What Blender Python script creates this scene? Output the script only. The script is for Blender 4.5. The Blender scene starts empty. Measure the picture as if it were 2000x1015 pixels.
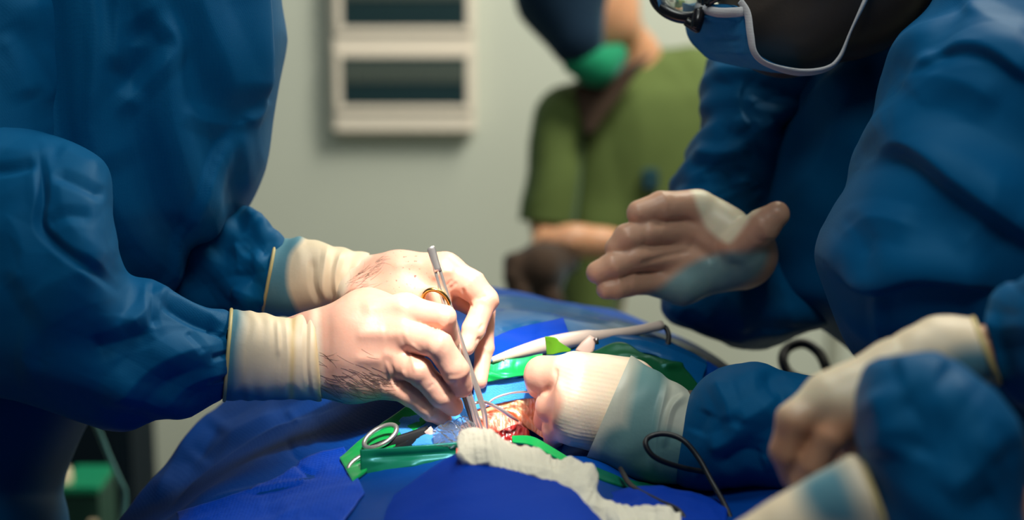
import bpy, math, random
import numpy as np
from mathutils import Vector, Matrix
from mathutils.bvhtree import BVHTree

random.seed(7); rng = np.random.default_rng(7)
sc = bpy.context.scene
col = sc.collection

# ------------------------------------------------------------------ camera
FPX = 2000 * 60 / 36.0
PITCH = math.radians(12.0)
CAM = np.array([0.0, 0.0, 1.45])
FW = np.array([0.0, math.cos(PITCH), -math.sin(PITCH)])
RT = np.array([1.0, 0.0, 0.0])
UP = np.array([0.0, math.sin(PITCH), math.cos(PITCH)])
cd = bpy.data.cameras.new('camera'); cam = bpy.data.objects.new('camera', cd); col.objects.link(cam)
cam.location = CAM; cam.rotation_euler = (math.pi/2 - PITCH, 0, 0)
cd.lens = 60; cd.sensor_width = 36; cd.clip_start = 0.05; cd.clip_end = 50
cd.dof.use_dof = True; cd.dof.focus_distance = 1.41; cd.dof.aperture_fstop = 2.7
sc.camera = cam

# ------------------------------------------------------------------ light and exposure
vs = sc.view_settings
vs.view_transform = 'Standard'; vs.look = 'None'; vs.gamma = 1; vs.use_curve_mapping = False; vs.exposure = 0.0
sc.cycles.use_denoising = True
w = bpy.data.worlds.new('world'); sc.world = w; w.use_nodes = True
w.node_tree.nodes['Background'].inputs[0].default_value = (0.34, 0.60, 1.0, 1)
w.node_tree.nodes['Background'].inputs[1].default_value = 0.052

def light(name, kind, loc, target, energy, color, size=0.3, **kw):
    d = bpy.data.lights.new(name, kind); o = bpy.data.objects.new(name, d); col.objects.link(o)
    o.location = loc
    o.rotation_euler = (Vector(target) - Vector(loc)).to_track_quat('-Z', 'Y').to_euler()
    d.energy = energy; d.color = color
    if kind == 'AREA': d.shape = 'DISK'; d.size = size
    else: d.shadow_soft_size = size
    for k, v in kw.items(): setattr(d, k, v)
    return o
# surgical lamp over the field: narrow warm pool
light('surgical_lamp_light', 'SPOT', (0.10, 0.86, 2.15), (-0.040, 1.380, 1.07), 350, (1.0, 0.92, 0.83), 0.09,
      spot_size=math.radians(11.5), spot_blend=1.0)
# ceiling panels: one over the table, one by the back wall; plus added fills
light('ceiling_panel_light', 'AREA', (0.0, 1.40, 2.80), (-0.03, 1.45, 1.1), 10, (0.94, 1.0, 0.93), 0.7)
light('front_fill_light', 'AREA', (0.15, 0.25, 2.80), (0.15, 1.4, 1.2), 10, (0.94, 1.0, 0.95), 0.6)  # fill light added to lift the right surgeon's chest and sleeves
light('back_panel_light', 'AREA', (0.95, 2.35, 2.75), (0.0, 3.75, 1.0), 60, (1.0, 0.95, 0.80), 0.8)

light('shoulder_fill_light', 'AREA', (0.62, 3.0, 2.78), (0.40, 3.0, 1.0), 11, (1.0, 0.93, 0.72), 0.5)  # unseen fill added to brighten the shoulders of the person in scrubs

# ------------------------------------------------------------------ projection helpers
def P(px, py, d):
    return CAM + d * (FW + (px - 1000) / FPX * RT - (py - 507.5) / FPX * UP)
def PY(px, py, y):                       # point of a pixel ray on the plane of world y
    r = FW + (px - 1000) / FPX * RT - (py - 507.5) / FPX * UP
    return CAM + r * (y - CAM[1]) / r[1]
def PIX(V):
    q = V - CAM
    d = q @ FW
    return np.stack([1000 + FPX * (q @ RT) / d, 507.5 - FPX * (q @ UP) / d], 1), d
def ray(px, py):
    r = FW + (px - 1000) / FPX * RT - (py - 507.5) / FPX * UP
    return r

# ------------------------------------------------------------------ numpy noise
_perm = rng.permutation(256); _perm = np.concatenate([_perm, _perm, _perm])
_grad = rng.normal(size=(256, 3)); _grad /= np.linalg.norm(_grad, axis=1)[:, None]
def noise(p):
    i = np.floor(p).astype(int); f = p - i; i &= 255
    u = f * f * f * (f * (f * 6 - 15) + 10)
    def g(a, b, c):
        h = _perm[_perm[_perm[(i[:, 0] + a) & 255] + ((i[:, 1] + b) & 255)] + ((i[:, 2] + c) & 255)]
        return (_grad[h] * (f - np.array([a, b, c]))).sum(1)
    def L(a, b, t): return a + (b - a) * t
    x00 = L(g(0,0,0), g(1,0,0), u[:,0]); x10 = L(g(0,1,0), g(1,1,0), u[:,0])
    x01 = L(g(0,0,1), g(1,0,1), u[:,0]); x11 = L(g(0,1,1), g(1,1,1), u[:,0])
    return L(L(x00, x10, u[:,1]), L(x01, x11, u[:,1]), u[:,2]) * 1.6
def crumple(p, seed=0.0):
    """sharp ridged crinkle, about -1..1"""
    q = p + seed * 17.3
    q = q + 0.45 * np.stack([noise(q*0.8 + 5), noise(q*0.8 + 11), noise(q*0.8 + 23)], 1)
    a = 1 - 2 * np.abs(noise(q)) ; b = 1 - 2 * np.abs(noise(q * 2.1 + 9.7))
    return 0.7 * a + 0.3 * b - 0.45

# ------------------------------------------------------------------ object helpers
def mesh_obj(name, V, F, mat, parent=None, smooth=True, attrs=None):
    me = bpy.data.meshes.new(name)
    V = np.asarray(V, float)
    if isinstance(F, np.ndarray): F = F.tolist()
    me.from_pydata(V.tolist(), [], F)
    if smooth: me.polygons.foreach_set('use_smooth', [True] * len(me.polygons))
    if attrs:
        for k, v in attrs.items():
            a = me.attributes.new(k, 'FLOAT', 'POINT'); a.data.foreach_set('value', np.asarray(v, np.float32))
    me.update()
    o = bpy.data.objects.new(name, me); col.objects.link(o)
    if mat: me.materials.append(MATS[mat])
    if parent is not None:
        o.parent = parent
        o.matrix_parent_inverse = Matrix.Translation(-Vector(parent.location)) if parent.parent is None else Matrix.Translation(-Vector(parent.location)) 
    return o
def empty(name, loc, label, cat, group=None):
    o = bpy.data.objects.new(name, None); col.objects.link(o); o.location = Vector(loc)
    o.empty_display_size = 0.05
    return tag(o, label, cat, group)
def tag(o, label, cat=None, group=None):
    o['label'] = label
    if cat: o['category'] = cat
    if group: o['group'] = group
    return o
def structure(o, label=None):
    o['kind'] = 'structure'
    if label: o['label'] = label
    return o

def vnormals(V, F):
    F = np.asarray(F)
    a, b, c, d = (V[F[:, i]] for i in (0, 1, 2, 3 if F.shape[1] > 3 else 2))
    n = np.cross(c - a, (d - b) if F.shape[1] > 3 else (b - a))
    if F.shape[1] == 3: n = -n
    N = np.zeros_like(V)
    for i in range(F.shape[1]): np.add.at(N, F[:, i], n)
    return N / np.maximum(np.linalg.norm(N, axis=1), 1e-12)[:, None]

def catmull(pts, n, closed=False):
    pts = np.asarray(pts, float); m = len(pts)
    if closed: Q = np.vstack([pts[-1], pts, pts[0], pts[1]]); seg = m
    else: Q = np.vstack([2*pts[0]-pts[1], pts, 2*pts[-1]-pts[-2]]); seg = m - 1
    t = np.linspace(0, seg, n, endpoint=not closed); i = np.minimum(t.astype(int), seg - 1); f = (t - i)[:, None]
    p0, p1, p2, p3 = Q[i], Q[i+1], Q[i+2], Q[i+3]
    return 0.5 * (2*p1 + (p2-p0)*f + (2*p0-5*p1+4*p2-p3)*f**2 + (3*p1-p0-3*p2+p3)*f**3)

def polydist(pix, pl):
    """distance, signed side and arc fraction of pixels to a polyline"""
    pl = np.asarray(pl, float)
    if len(pl) > 2: pl = catmull(pl, len(pl) * 6)
    best = np.full(len(pix), 1e9); sd = np.zeros(len(pix)); fr = np.zeros(len(pix))
    L = np.linalg.norm(np.diff(pl, axis=0), axis=1); cum = np.concatenate([[0], np.cumsum(L)])
    for k in range(len(pl) - 1):
        a, b = pl[k], pl[k+1]; e = b - a; l2 = max(e @ e, 1e-9)
        t = np.clip(((pix - a) @ e) / l2, 0, 1); q = pix - a - t[:, None] * e
        dd = np.hypot(q[:, 0], q[:, 1]); m = dd < best
        best[m] = dd[m]; sd[m] = (e[0]*q[:, 1] - e[1]*q[:, 0])[m]; fr[m] = ((cum[k] + t * L[k]) / cum[-1])[m]
    return best, np.where(sd >= 0, 1.0, -1.0) * best, fr

def strokes_disp(V, N, strokes):
    """fold strokes (polyline px, width px, height mm, kind) -> displacement along the normals of the near side"""
    pix, d = PIX(V)
    view = CAM - V; view /= np.linalg.norm(view, axis=1)[:, None]
    face = np.clip(((N * view).sum(1) - 0.05) / 0.35, 0, 1)
    out = np.zeros(len(V))
    for s in strokes:
        pl, wd, h = s[0], s[1], s[2]; kind = s[3] if len(s) > 3 else 'ridge'
        P0 = np.asarray(pl, float); pad = wd * 4
        m = np.where((pix[:,0] > P0[:,0].min()-pad) & (pix[:,0] < P0[:,0].max()+pad) &
                     (pix[:,1] > P0[:,1].min()-pad) & (pix[:,1] < P0[:,1].max()+pad) & (face > 0))[0]
        if len(m) == 0: continue
        dist, sg, fr = polydist(pix[m], pl)
        end = np.clip(np.minimum(fr, 1 - fr) / 0.22, 0, 1); end = 0.12 + 0.88 * end * end * (3 - 2 * end)
        if kind == 'ridge':
            r_ = 1.03 - np.sqrt((dist / (wd * 1.9)) ** 2 + 0.0025); prof = np.where(r_ > 0.12, r_, 0.12 * np.exp((r_ - 0.12) / 0.12))
        elif kind == 'soft': prof = np.exp(-(dist / wd) ** 2)
        elif kind == 'crease': prof = np.exp(-dist / (wd * 0.8))
        elif kind == 'step':                 # high on the positive side, sharp drop at the line
            prof = np.where(sg >= 0, np.exp(-(sg / (wd * 1.8)) ** 2), np.exp(-(sg / (wd * 0.28)) ** 2) * 1.0)
        end_r = np.exp(-np.maximum(0, dist - wd * 4))
        out[m] += h * 1e-3 * prof * end * end_r
    return out * face

def grid_faces(nu, nv, closed_v=False):
    i = np.arange(nu - 1)[:, None]; j = np.arange(nv if closed_v else nv - 1)[None, :]
    j2 = (j + 1) % nv
    a = i * nv + j; b = i * nv + j2; c = (i + 1) * nv + j2; d = (i + 1) * nv + j
    return np.stack([a, b, c, d], -1).reshape(-1, 4)

def loft(stations, nu=140, nv=140, power=2.3):
    """tube through stations (x1,y1,x2,y2,depth,half thickness m): the two points are the outline in the picture at that depth"""
    st = np.array([list(s) for s in stations], float); m = len(st)
    dense = catmull(st, 40 * (m - 1) + 1)
    mid = (dense[:, :2] + dense[:, 2:4]) / 2
    edge = np.stack([mid, dense[:, :2], dense[:, 2:4]])
    inside = ((edge[..., 0] > -60) & (edge[..., 0] < 2060) & (edge[..., 1] > -60) & (edge[..., 1] < 1075)).any(0)
    seg = np.linalg.norm(np.diff(edge, axis=1), axis=2).max(0) * np.where(inside[1:] | inside[:-1], 1.0, 0.12) + 1e-6
    cum = np.concatenate([[0], np.cumsum(seg)]); pos = np.interp(np.linspace(0, cum[-1], nu), cum, np.arange(len(dense)))
    S = np.stack([np.interp(pos, np.arange(len(dense)), dense[:, k]) for k in range(6)], 1)
    th = np.linspace(0, 2*np.pi, 4001)                       # more rings of points on the side in view
    cc, ss = np.cos(th), np.sin(th)
    cc = np.sign(cc) * np.abs(cc) ** (2/power); ss = np.sign(ss) * np.abs(ss) ** (2/power)
    ln = np.hypot(np.diff(cc), 0.5 * np.diff(ss)) * np.where(ss[1:] < 0.15, 1.0, 0.3)
    cu = np.concatenate([[0], np.cumsum(ln)]); ti = np.interp(np.linspace(0, cu[-1], nv, endpoint=False), cu, th)
    c, s = np.interp(ti, th, cc), np.interp(ti, th, ss)
    V = np.zeros((nu, nv, 3))
    for k in range(nu):
        x1, y1, x2, y2, d, t = S[k]
        A, B = P(x1, y1, d), P(x2, y2, d); m = (A + B) / 2; e = (A - B) / 2
        v = m - CAM; v /= np.linalg.norm(v); v = v - e * (v @ e) / max(e @ e, 1e-9); v /= np.linalg.norm(v)
        V[k] = m + c[:, None] * e + s[:, None] * v * max(t, 0.002)
    V = V.reshape(-1, 3); F = grid_faces(nu, nv, True)
    # orientation outwards
    N = vnormals(V, F)
    cen = V.reshape(nu, nv, 3).mean(1).repeat(nv, 0)
    if ((V - cen) * N).sum() < 0: F = F[:, ::-1]
    return V, F, (nu, nv)

def tri(x):                               # rounded triangle wave -1..1
    x = x - np.floor(x); return np.tanh(2.2 * (1 - 4 * np.abs(x - 0.5))) / 0.976 * 0.5 + 0.5 * (1 - 4 * np.abs(x - 0.5))
def facets(p, seed):
    """papery crumple: flat facets meeting in sharp creases, about -1..1"""
    g = np.random.default_rng(int(seed * 31) + 5); H = None
    wv = np.stack([noise(p * 0.45 + 3 + seed), noise(p * 0.45 + 17 + seed), noise(p * 0.45 + 29 + seed)], 1)
    q = p + 0.7 * wv
    for k in range(5):
        d = g.normal(size=3) * np.array([1, .5, 1]); d /= np.linalg.norm(d)
        x = (q @ d) * g.uniform(0.5, 1.0) + g.uniform(0, 9); x = x - np.floor(x); t = 1 - 4 * np.abs(x - 0.5)
        H = t if H is None else (np.maximum(H, t) if k % 2 else np.minimum(H, t + 0.5))
    return H
def finish_cloth(V, F, strokes=(), amp=3.0, scale=14.0, fine=0.5, seed=1.0, aniso=(1, 1, 1), amp2=0.0, scale2=5.0, waves=()):
    N = vnormals(V, F)
    D = amp * 1e-3 * facets(V * scale * np.array(aniso), seed) + fine * 1e-3 * facets(V * scale * 2.7, seed + 3)
    if amp2: D += amp2 * 1e-3 * noise(V * scale2 + seed * 7)
    for (dx, dz, wl, a_, sd_) in waves:      # long creases: direction across the folds (x, z), wavelength m, height mm
        ph = (V[:, 0] * dx + V[:, 2] * dz + 0.3 * V[:, 1]) / wl + 0.9 * noise(V * 4 + sd_) + 0.18 * noise(V * 12 + sd_ * 3)
        D += a_ * 1e-3 * tri(ph) * np.clip(noise(V * 4 + sd_ * 5) * 1.5 + 0.4, 0, 1)
    D += strokes_disp(V, N, [(q[0], q[1] * 1.6, q[2] * 0.75, *q[3:]) for q in strokes])
    V = V + N * D[:, None]
    return V
def cloth_tube(name, stations, mat, parent, nu=140, nv=140, power=2.3, caps=(True, True), attrs=None, **kw):
    V, F, sh = loft(stations, nu, nv, power)
    V = finish_cloth(V, F, **kw)
    F = F.tolist()
    ring = V.reshape(sh[0], sh[1], 3)
    extra = []
    for end, on in ((0, caps[0]), (-1, caps[1])):
        if on:
            ids = list(range(sh[1])) if end == 0 else list(range((sh[0]-1)*sh[1], sh[0]*sh[1]))
            k = len(V) + len(extra); extra.append(ring[end].mean(0))
            for q in range(sh[1]):
                a, b = ids[q], ids[(q+1) % sh[1]]
                F.append((b, a, k) if end == 0 else (a, b, k))
    if extra: V = np.vstack([V, extra])
    at = {k: f(V) for k, f in attrs.items()} if attrs else None
    return mesh_obj(name, V, F, mat, parent, attrs=at)

# ------------------------------------------------------------------ implicit surfaces (hands, heads, bodies)
def smin(a, b, k):
    h = np.clip(0.5 + 0.5 * (b - a) / k, 0, 1)
    return b + (a - b) * h - k * h * (1 - h)
def sd_cone(p, a, b, ra, rb):
    ba = b - a; h = np.clip(((p - a) @ ba) / max(ba @ ba, 1e-12), 0, 1)
    return np.linalg.norm(p - a - h[..., None] * ba, axis=-1) - (ra + (rb - ra) * h)
def sd_ell(p, c, axes, r):
    q = (p - c) @ np.asarray(axes, np.float32).T
    k0 = np.linalg.norm(q / r, axis=-1); k1 = np.linalg.norm(q / (np.asarray(r) ** 2), axis=-1)
    return k0 * (k0 - 1) / np.maximum(k1, 1e-6)
def surface_nets(f, lo, hi, h):
    n = np.ceil((hi - lo) / h).astype(int) + 1
    ax = [lo[i] + h * np.arange(n[i]) for i in range(3)]
    G = np.stack(np.meshgrid(*ax, indexing='ij'), -1).astype(np.float32)
    st = 4
    cidx = [np.minimum(np.arange(0, n[i] + st - 1, st), n[i]-1) for i in range(3)]
    Cg = f(G[np.ix_(*cidx)].reshape(-1, 3)).reshape([len(q) for q in cidx])
    near = np.abs(Cg) < h * st * 1.9
    blk = np.zeros([len(q) - 1 for q in cidx], bool)
    for a in (0, 1):
        for b in (0, 1):
            for c in (0, 1): blk |= near[a:a+blk.shape[0], b:b+blk.shape[1], c:c+blk.shape[2]]
    ev = blk.repeat(st, 0).repeat(st, 1).repeat(st, 2)[:n[0], :n[1], :n[2]]
    pad = [(0, n[i] - ev.shape[i]) for i in range(3)]; ev = np.pad(ev, pad, mode='edge')
    for k_ in range(3):
        ev = ev | np.roll(ev, 1, k_)
    S = Cg.repeat(st, 0).repeat(st, 1).repeat(st, 2)[:n[0], :n[1], :n[2]].copy()
    S[ev] = f(G[ev])
    ins = S < 0
    nc = n - 1
    corners = [(a, b, c) for a in (0, 1) for b in (0, 1) for c in (0, 1)]
    cnt = np.zeros(nc, np.int8)
    for a, b, c in corners: cnt += ins[a:a+nc[0], b:b+nc[1], c:c+nc[2]]
    act = (cnt > 0) & (cnt < 8)
    idx = np.argwhere(act); vid = np.full(nc, -1); vid[act] = np.arange(len(idx))
    acc = np.zeros((len(idx), 3)); num = np.zeros(len(idx))
    for a in corners:
        for axn in range(3):
            if a[axn] == 1: continue
            b = list(a); b[axn] = 1
            sa = S[tuple((idx + a).T)]; sb = S[tuple((idx + b).T)]
            m = (sa < 0) != (sb < 0)
            t = np.where(m, sa / np.where(m, sa - sb, 1), 0)
            pt = np.repeat(np.array([a], float), len(idx), 0); pt[:, axn] += t
            acc[m] += pt[m]; num[m] += 1
    V = lo + h * (idx + acc / num[:, None])
    faces = []
    for axn in range(3):
        u, v = (axn + 1) % 3, (axn + 2) % 3
        sl0 = [slice(None)] * 3; sl1 = [slice(None)] * 3
        sl0[axn] = slice(0, n[axn]-1); sl1[axn] = slice(1, n[axn])
        ch = ins[tuple(sl0)] != ins[tuple(sl1)]
        e = np.argwhere(ch)
        ok = (e[:, u] > 0) & (e[:, v] > 0) & (e[:, u] < n[u]-1) & (e[:, v] < n[v]-1); e = e[ok]
        def cell(du, dv):
            q = e.copy(); q[:, u] += du; q[:, v] += dv; return vid[tuple(q.T)]
        q = np.stack([cell(-1,-1), cell(0,-1), cell(0,0), cell(-1,0)], 1)
        flip = ~ins[tuple(e.T)]
        q[flip] = q[flip][:, ::-1]
        faces.append(q)
    return V, np.vstack(faces)
def C3(t):                               # (px, py, depth, radius px) -> centre, radius m
    return P(t[0], t[1], t[2]).astype(np.float32), t[3] * t[2] / FPX

def hand_sdf(palm, fingers, kp=0.014, kf=0.006, kx=0.0012):
    pc = [[C3(q) for q in chain] for chain in palm]; fc = [[C3(q) for q in chain] for chain in fingers]
    def f(p):
        D = None
        for ch in pc:
            for (a, ra), (b, rb) in zip(ch[:-1], ch[1:]):
                d = sd_cone(p, a, b, ra, rb); D = d if D is None else smin(D, d, kp)
        T = None
        for ch in fc:
            E = None
            for (a, ra), (b, rb) in zip(ch[:-1], ch[1:]):
                d = sd_cone(p, a, b, ra, rb); E = d if E is None else smin(E, d, 0.0035)
            E = smin(D, E, kf)
            T = E if T is None else smin(T, E, kx)
        return D if T is None else T
    allp = [q for ch in pc + fc for q in ch]
    lo = np.min([c - r for c, r in allp], 0) - 0.012; hi = np.max([c + r for c, r in allp], 0) + 0.012
    return f, lo, hi, fc

def smooth_mesh(V, F, it=2, lam=0.5):
    E = np.vstack([F[:, [0, 1]], F[:, [1, 2]], F[:, [2, 3]], F[:, [3, 0]]])
    deg = np.bincount(E.ravel(), minlength=len(V)).astype(float)
    for _ in range(it):
        S = np.zeros_like(V)
        for k in range(3):
            S[:, k] = np.bincount(E[:, 0], V[E[:, 1], k], len(V)) + np.bincount(E[:, 1], V[E[:, 0], k], len(V))
        V = V + lam * (S / np.maximum(deg, 1)[:, None] - V)
    return V
def mask_polys(V, N, polys, soft=6.0, facing=True):
    """0..1 mask: inside pixel polygons (where the glove stands off the skin)"""
    pix, _ = PIX(V); M = np.zeros(len(V))
    view = CAM - V; face = ((N * view).sum(1) > 0) if facing else np.ones(len(V), bool)
    for pl in polys:
        pl = catmull(pl, len(pl) * 5, True)
        x, y = pix[:, 0], pix[:, 1]; ins = np.zeros(len(V), bool)
        for a, b in zip(pl, np.roll(pl, -1, 0)):
            c = ((a[1] > y) != (b[1] > y)) & (x < (b[0]-a[0]) * (y-a[1]) / (b[1]-a[1] + 1e-9) + a[0]); ins ^= c
        dist, _, _ = polydist(pix, np.vstack([pl, pl[:1]]))
        M = np.maximum(M, np.clip(0.5 + np.where(ins, 1, -1) * dist / (2 * soft), 0, 1) * face)
    return M
def make_hand(name, parent, palm, fingers, mat='glove', h=0.0014, strokes=(), latex=(), wrinkle=0.35, label=None, kp=0.014, kf=0.006, kx=0.0012, blood=(), ribs=0.0, blue=()):
    f, lo, hi, fc = hand_sdf(palm, fingers, kp, kf, kx)
    V, F = surface_nets(f, lo, hi, h)
    V = smooth_mesh(V, F, 2)
    N = vnormals(V, F)
    # stretched-glove wrinkles across the joints of every finger
    D = np.zeros(len(V))
    for ch in fc:
        for k in range(1, len(ch) - 1):
            c, r = ch[k]; ax = ch[k+1][0] - ch[k-1][0]; ax = ax / np.linalg.norm(ax)
            q = V - c; u = q @ ax; rad = np.linalg.norm(q - u[:, None] * ax, axis=1)
            m = np.exp(-(u / (r * 0.9)) ** 2) * (rad < r * 1.35)
            ph = u / 0.0021 + 2.5 * noise(V * 90 + k * 3.1)
            D += wrinkle * 1e-3 * m * np.sin(ph) * (0.4 + 0.6 * np.clip(noise(V * 60) + 0.5, 0, 1))
    D += 0.35e-3 * noise(V * 70) + 0.5e-3 * noise(V * 35 + 4)
    D += strokes_disp(V, N, [(q[0], q[1], q[2], 'soft') for q in strokes])
    V = V + N * D[:, None]
    lat = mask_polys(V, N, latex) if latex else np.zeros(len(V))
    if ribs: V = V + N * (ribs * 1e-3 * lat * np.sin((V @ np.array([.25, .1, 1.0])) / 0.0034 * 2 * np.pi + 1.5 * noise(V * 25)))[:, None]
    bl = np.zeros(len(V))
    if blood:
        pix, _ = PIX(V)
        for (x, y, r) in blood: bl = np.maximum(bl, np.clip(1.3 - np.hypot(pix[:,0]-x, pix[:,1]-y) / r, 0, 1))
    o = mesh_obj(name, V, F, mat, parent, attrs={'latex': lat, 'blood': bl, 'blue': (mask_polys(V, N, blue, 9) if blue else np.zeros(len(V)))})
    if label: o['label'] = label
    return o, V, F

def tube(pts, radius, n=10, res=None, closed=False, flat=None):
    """tube along world points; radius scalar or list"""
    pts = np.asarray(pts, float)
    R = np.full(len(pts), radius) if np.isscalar(radius) else np.asarray(radius, float)
    if res:
        Q = catmull(np.hstack([pts, R[:, None]]), res, closed); pts, R = Q[:, :3], Q[:, 3]
    m = len(pts)
    T = (np.roll(pts, -1, 0) - np.roll(pts, 1, 0)) if closed else np.gradient(pts, axis=0)
    T /= np.maximum(np.linalg.norm(T, axis=1), 1e-12)[:, None]
    a = np.array([0, 0, 1.0]) if abs(T[0, 2]) < 0.9 else np.array([1.0, 0, 0])
    U = np.zeros_like(pts)
    for k in range(m):
        a = a - T[k] * (a @ T[k]); a /= np.linalg.norm(a); U[k] = a
    W = np.cross(T, U); th = np.linspace(0, 2*np.pi, n, endpoint=False)
    fl = flat if flat else 1.0
    V = pts[:, None] + R[:, None, None] * (np.cos(th)[None, :, None] * U[:, None] + fl * np.sin(th)[None, :, None] * W[:, None])
    V = V.reshape(-1, 3)
    Fq = grid_faces(m, n, True).tolist()
    if closed:
        for j in range(n): Fq.append(((m-1)*n + j, (m-1)*n + (j+1) % n, (j+1) % n, j))
    else:
        Fq.append(tuple(range(n-1, -1, -1))); Fq.append(tuple(range((m-1)*n, m*n)))
    return V, [tuple(q)[::-1] for q in Fq]
def merge(parts):
    V, F, k = [], [], 0
    for v, f in parts:
        v = np.asarray(v); V.append(v); F += [tuple(int(i) + k for i in q) for q in f]; k += len(v)
    return np.vstack(V), F
def box(c, s, bevel=0.0):
    c, s = np.asarray(c, float), np.asarray(s, float) / 2
    if bevel <= 0:
        V = [c + s * np.array(q) for q in ((-1,-1,-1),(1,-1,-1),(1,1,-1),(-1,1,-1),(-1,-1,1),(1,-1,1),(1,1,1),(-1,1,1))]
        return np.array(V), [(3,2,1,0),(4,5,6,7),(0,1,5,4),(1,2,6,5),(2,3,7,6),(3,0,4,7)]
    import bmesh
    bm = bmesh.new(); bmesh.ops.create_cube(bm, size=2.0)
    for v in bm.verts: v.co = Vector(c + s * np.array(v.co))
    bmesh.ops.bevel(bm, geom=list(bm.edges), offset=bevel, segments=2, affect='EDGES')
    V = np.array([v.co[:] for v in bm.verts]); F = [tuple(v.index for v in f.verts) for f in bm.faces]; bm.free()
    return V, F

# ------------------------------------------------------------------ materials
MATS = {}
def M(name, color, rough=0.5, metal=0.0, **kw):
    m = bpy.data.materials.new(name); m.use_nodes = True; nt = m.node_tree; b = nt.nodes['Principled BSDF']
    b.inputs['Base Color'].default_value = (*color, 1); b.inputs['Roughness'].default_value = rough; b.inputs['Metallic'].default_value = metal
    for k, v in kw.items(): b.inputs[k].default_value = v
    MATS[name] = m
    return m, nt, b
def node(nt, t, **kw):
    n = nt.nodes.new(t)
    for k, v in kw.items(): setattr(n, k, v)
    return n
def objco(nt): return node(nt, 'ShaderNodeTexCoord').outputs['Object']
def noise_n(nt, vec, scale, detail=3, rough=0.5):
    n = node(nt, 'ShaderNodeTexNoise'); n.inputs['Scale'].default_value = scale; n.inputs['Detail'].default_value = detail
    n.inputs['Roughness'].default_value = rough; nt.links.new(vec, n.inputs['Vector']); return n.outputs['Fac']
def ramp(nt, fac, stops):
    r = node(nt, 'ShaderNodeValToRGB'); e = r.color_ramp.elements
    while len(e) < len(stops): e.new(0.5)
    for el, (p, c) in zip(e, stops): el.position = p; el.color = (*c, 1) if len(c) == 3 else c
    nt.links.new(fac, r.inputs[0]); return r.outputs[0]
def mix(nt, fac, a, b):
    m = node(nt, 'ShaderNodeMix', data_type='RGBA')
    if hasattr(fac, 'is_linked') or not isinstance(fac, (int, float)): nt.links.new(fac, m.inputs[0])
    else: m.inputs[0].default_value = fac
    for s, v in ((m.inputs[6], a), (m.inputs[7], b)):
        if isinstance(v, tuple): s.default_value = (*v, 1)
        else: nt.links.new(v, s)
    return m.outputs[2]
def bump(nt, b, height, strength=0.3, dist=0.001):
    n = node(nt, 'ShaderNodeBump'); n.inputs['Strength'].default_value = strength; n.inputs['Distance'].default_value = dist
    nt.links.new(height, n.inputs['Height']); nt.links.new(n.outputs[0], b.inputs['Normal'])
def weave(nt, vec, scale):
    """small embossed dots of non-woven fabric"""
    v = node(nt, 'ShaderNodeTexVoronoi'); v.inputs['Scale'].default_value = scale; v.inputs['Randomness'].default_value = 0.25
    nt.links.new(vec, v.inputs['Vector']); return v.outputs['Distance']
def fabric(name, c1, c2, rough=0.55, wscale=420, wst=0.35, sheen=0.25, spec=0.25, trans=0.0):
    m, nt, b = M(name, c1, rough)
    co = objco(nt)
    f = noise_n(nt, co, 9, 4)
    base = mix(nt, f, c1, c2)
    g = noise_n(nt, co, 380, 2)
    nt.links.new(mix(nt, 0.25, base, mix(nt, g, c1, c2)), b.inputs['Base Color'])
    wv = weave(nt, co, wscale)
    bump(nt, b, wv, wst, 0.0006)
    b.inputs['Sheen Weight'].default_value = sheen; b.inputs['Sheen Roughness'].default_value = 0.4
    b.inputs['Sheen Tint'].default_value = (0.4, 0.75, 1, 1)
    b.inputs['Specular IOR Level'].default_value = spec
    if c1[2] > 3 * c1[0]: b.inputs['Specular Tint'].default_value = (0.25, 0.75, 1, 1)
    return m
fabric('gown', (0.0005, 0.066, 0.195), (0.0008, 0.092, 0.225), sheen=0.04, spec=0.18, wscale=900, wst=0.22)
fabric('drape', (0.0005, 0.036, 0.235), (0.001, 0.050, 0.27), rough=0.55, spec=0.15, sheen=0.0, wscale=700)
fabric('drape_film', (0.0008, 0.055, 0.19), (0.0012, 0.075, 0.22), rough=0.3, wst=0.06, spec=0.25, sheen=0.0)
fabric('towel_blue', (0.0006, 0.030, 0.36), (0.001, 0.042, 0.40), rough=0.75, wscale=700, sheen=0.04, spec=0.15)
fabric('towel_weave', (0.0008, 0.040, 0.42), (0.002, 0.060, 0.50), rough=0.5, wscale=330, wst=0.9, sheen=0.03, spec=0.3)
fabric('sponge_blue', (0.02, 0.20, 0.72), (0.08, 0.35, 0.85), rough=0.5, wscale=900, wst=0.8)
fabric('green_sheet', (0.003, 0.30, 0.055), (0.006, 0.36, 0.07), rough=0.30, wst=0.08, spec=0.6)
fabric('green_shade', (0.003, 0.115, 0.06), (0.004, 0.14, 0.072), rough=0.3, wst=0.06, spec=0.4, sheen=0)  # same green plastic, darkened to paint in the shade it stands in
fabric('green_deep_shade', (0.003, 0.055, 0.018), (0.004, 0.07, 0.022), rough=0.3, wst=0.06, spec=0.4, sheen=0)  # green sheet plastic with the arm's shade painted into its colour
fabric('scrub_green', (0.062, 0.094, 0.023), (0.080, 0.112, 0.027), rough=0.85, sheen=0.1)
fabric('scrub_inner', (0.035, 0.02, 0.012), (0.045, 0.025, 0.015), rough=0.9)
fabric('cap_navy', (0.004, 0.009, 0.022), (0.006, 0.012, 0.028), rough=0.9)
fabric('mask_green', (0.006, 0.15, 0.065), (0.01, 0.18, 0.08), rough=0.8)
fabric('mask_blue', (0.012, 0.15, 0.36), (0.018, 0.18, 0.40), rough=0.7, wscale=600)
fabric('mask_white', (0.50, 0.48, 0.50), (0.58, 0.56, 0.55), rough=0.8)
fabric('gauze', (0.82, 0.75, 0.60), (0.88, 0.82, 0.68), rough=0.95, wscale=700, wst=0.9)
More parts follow.
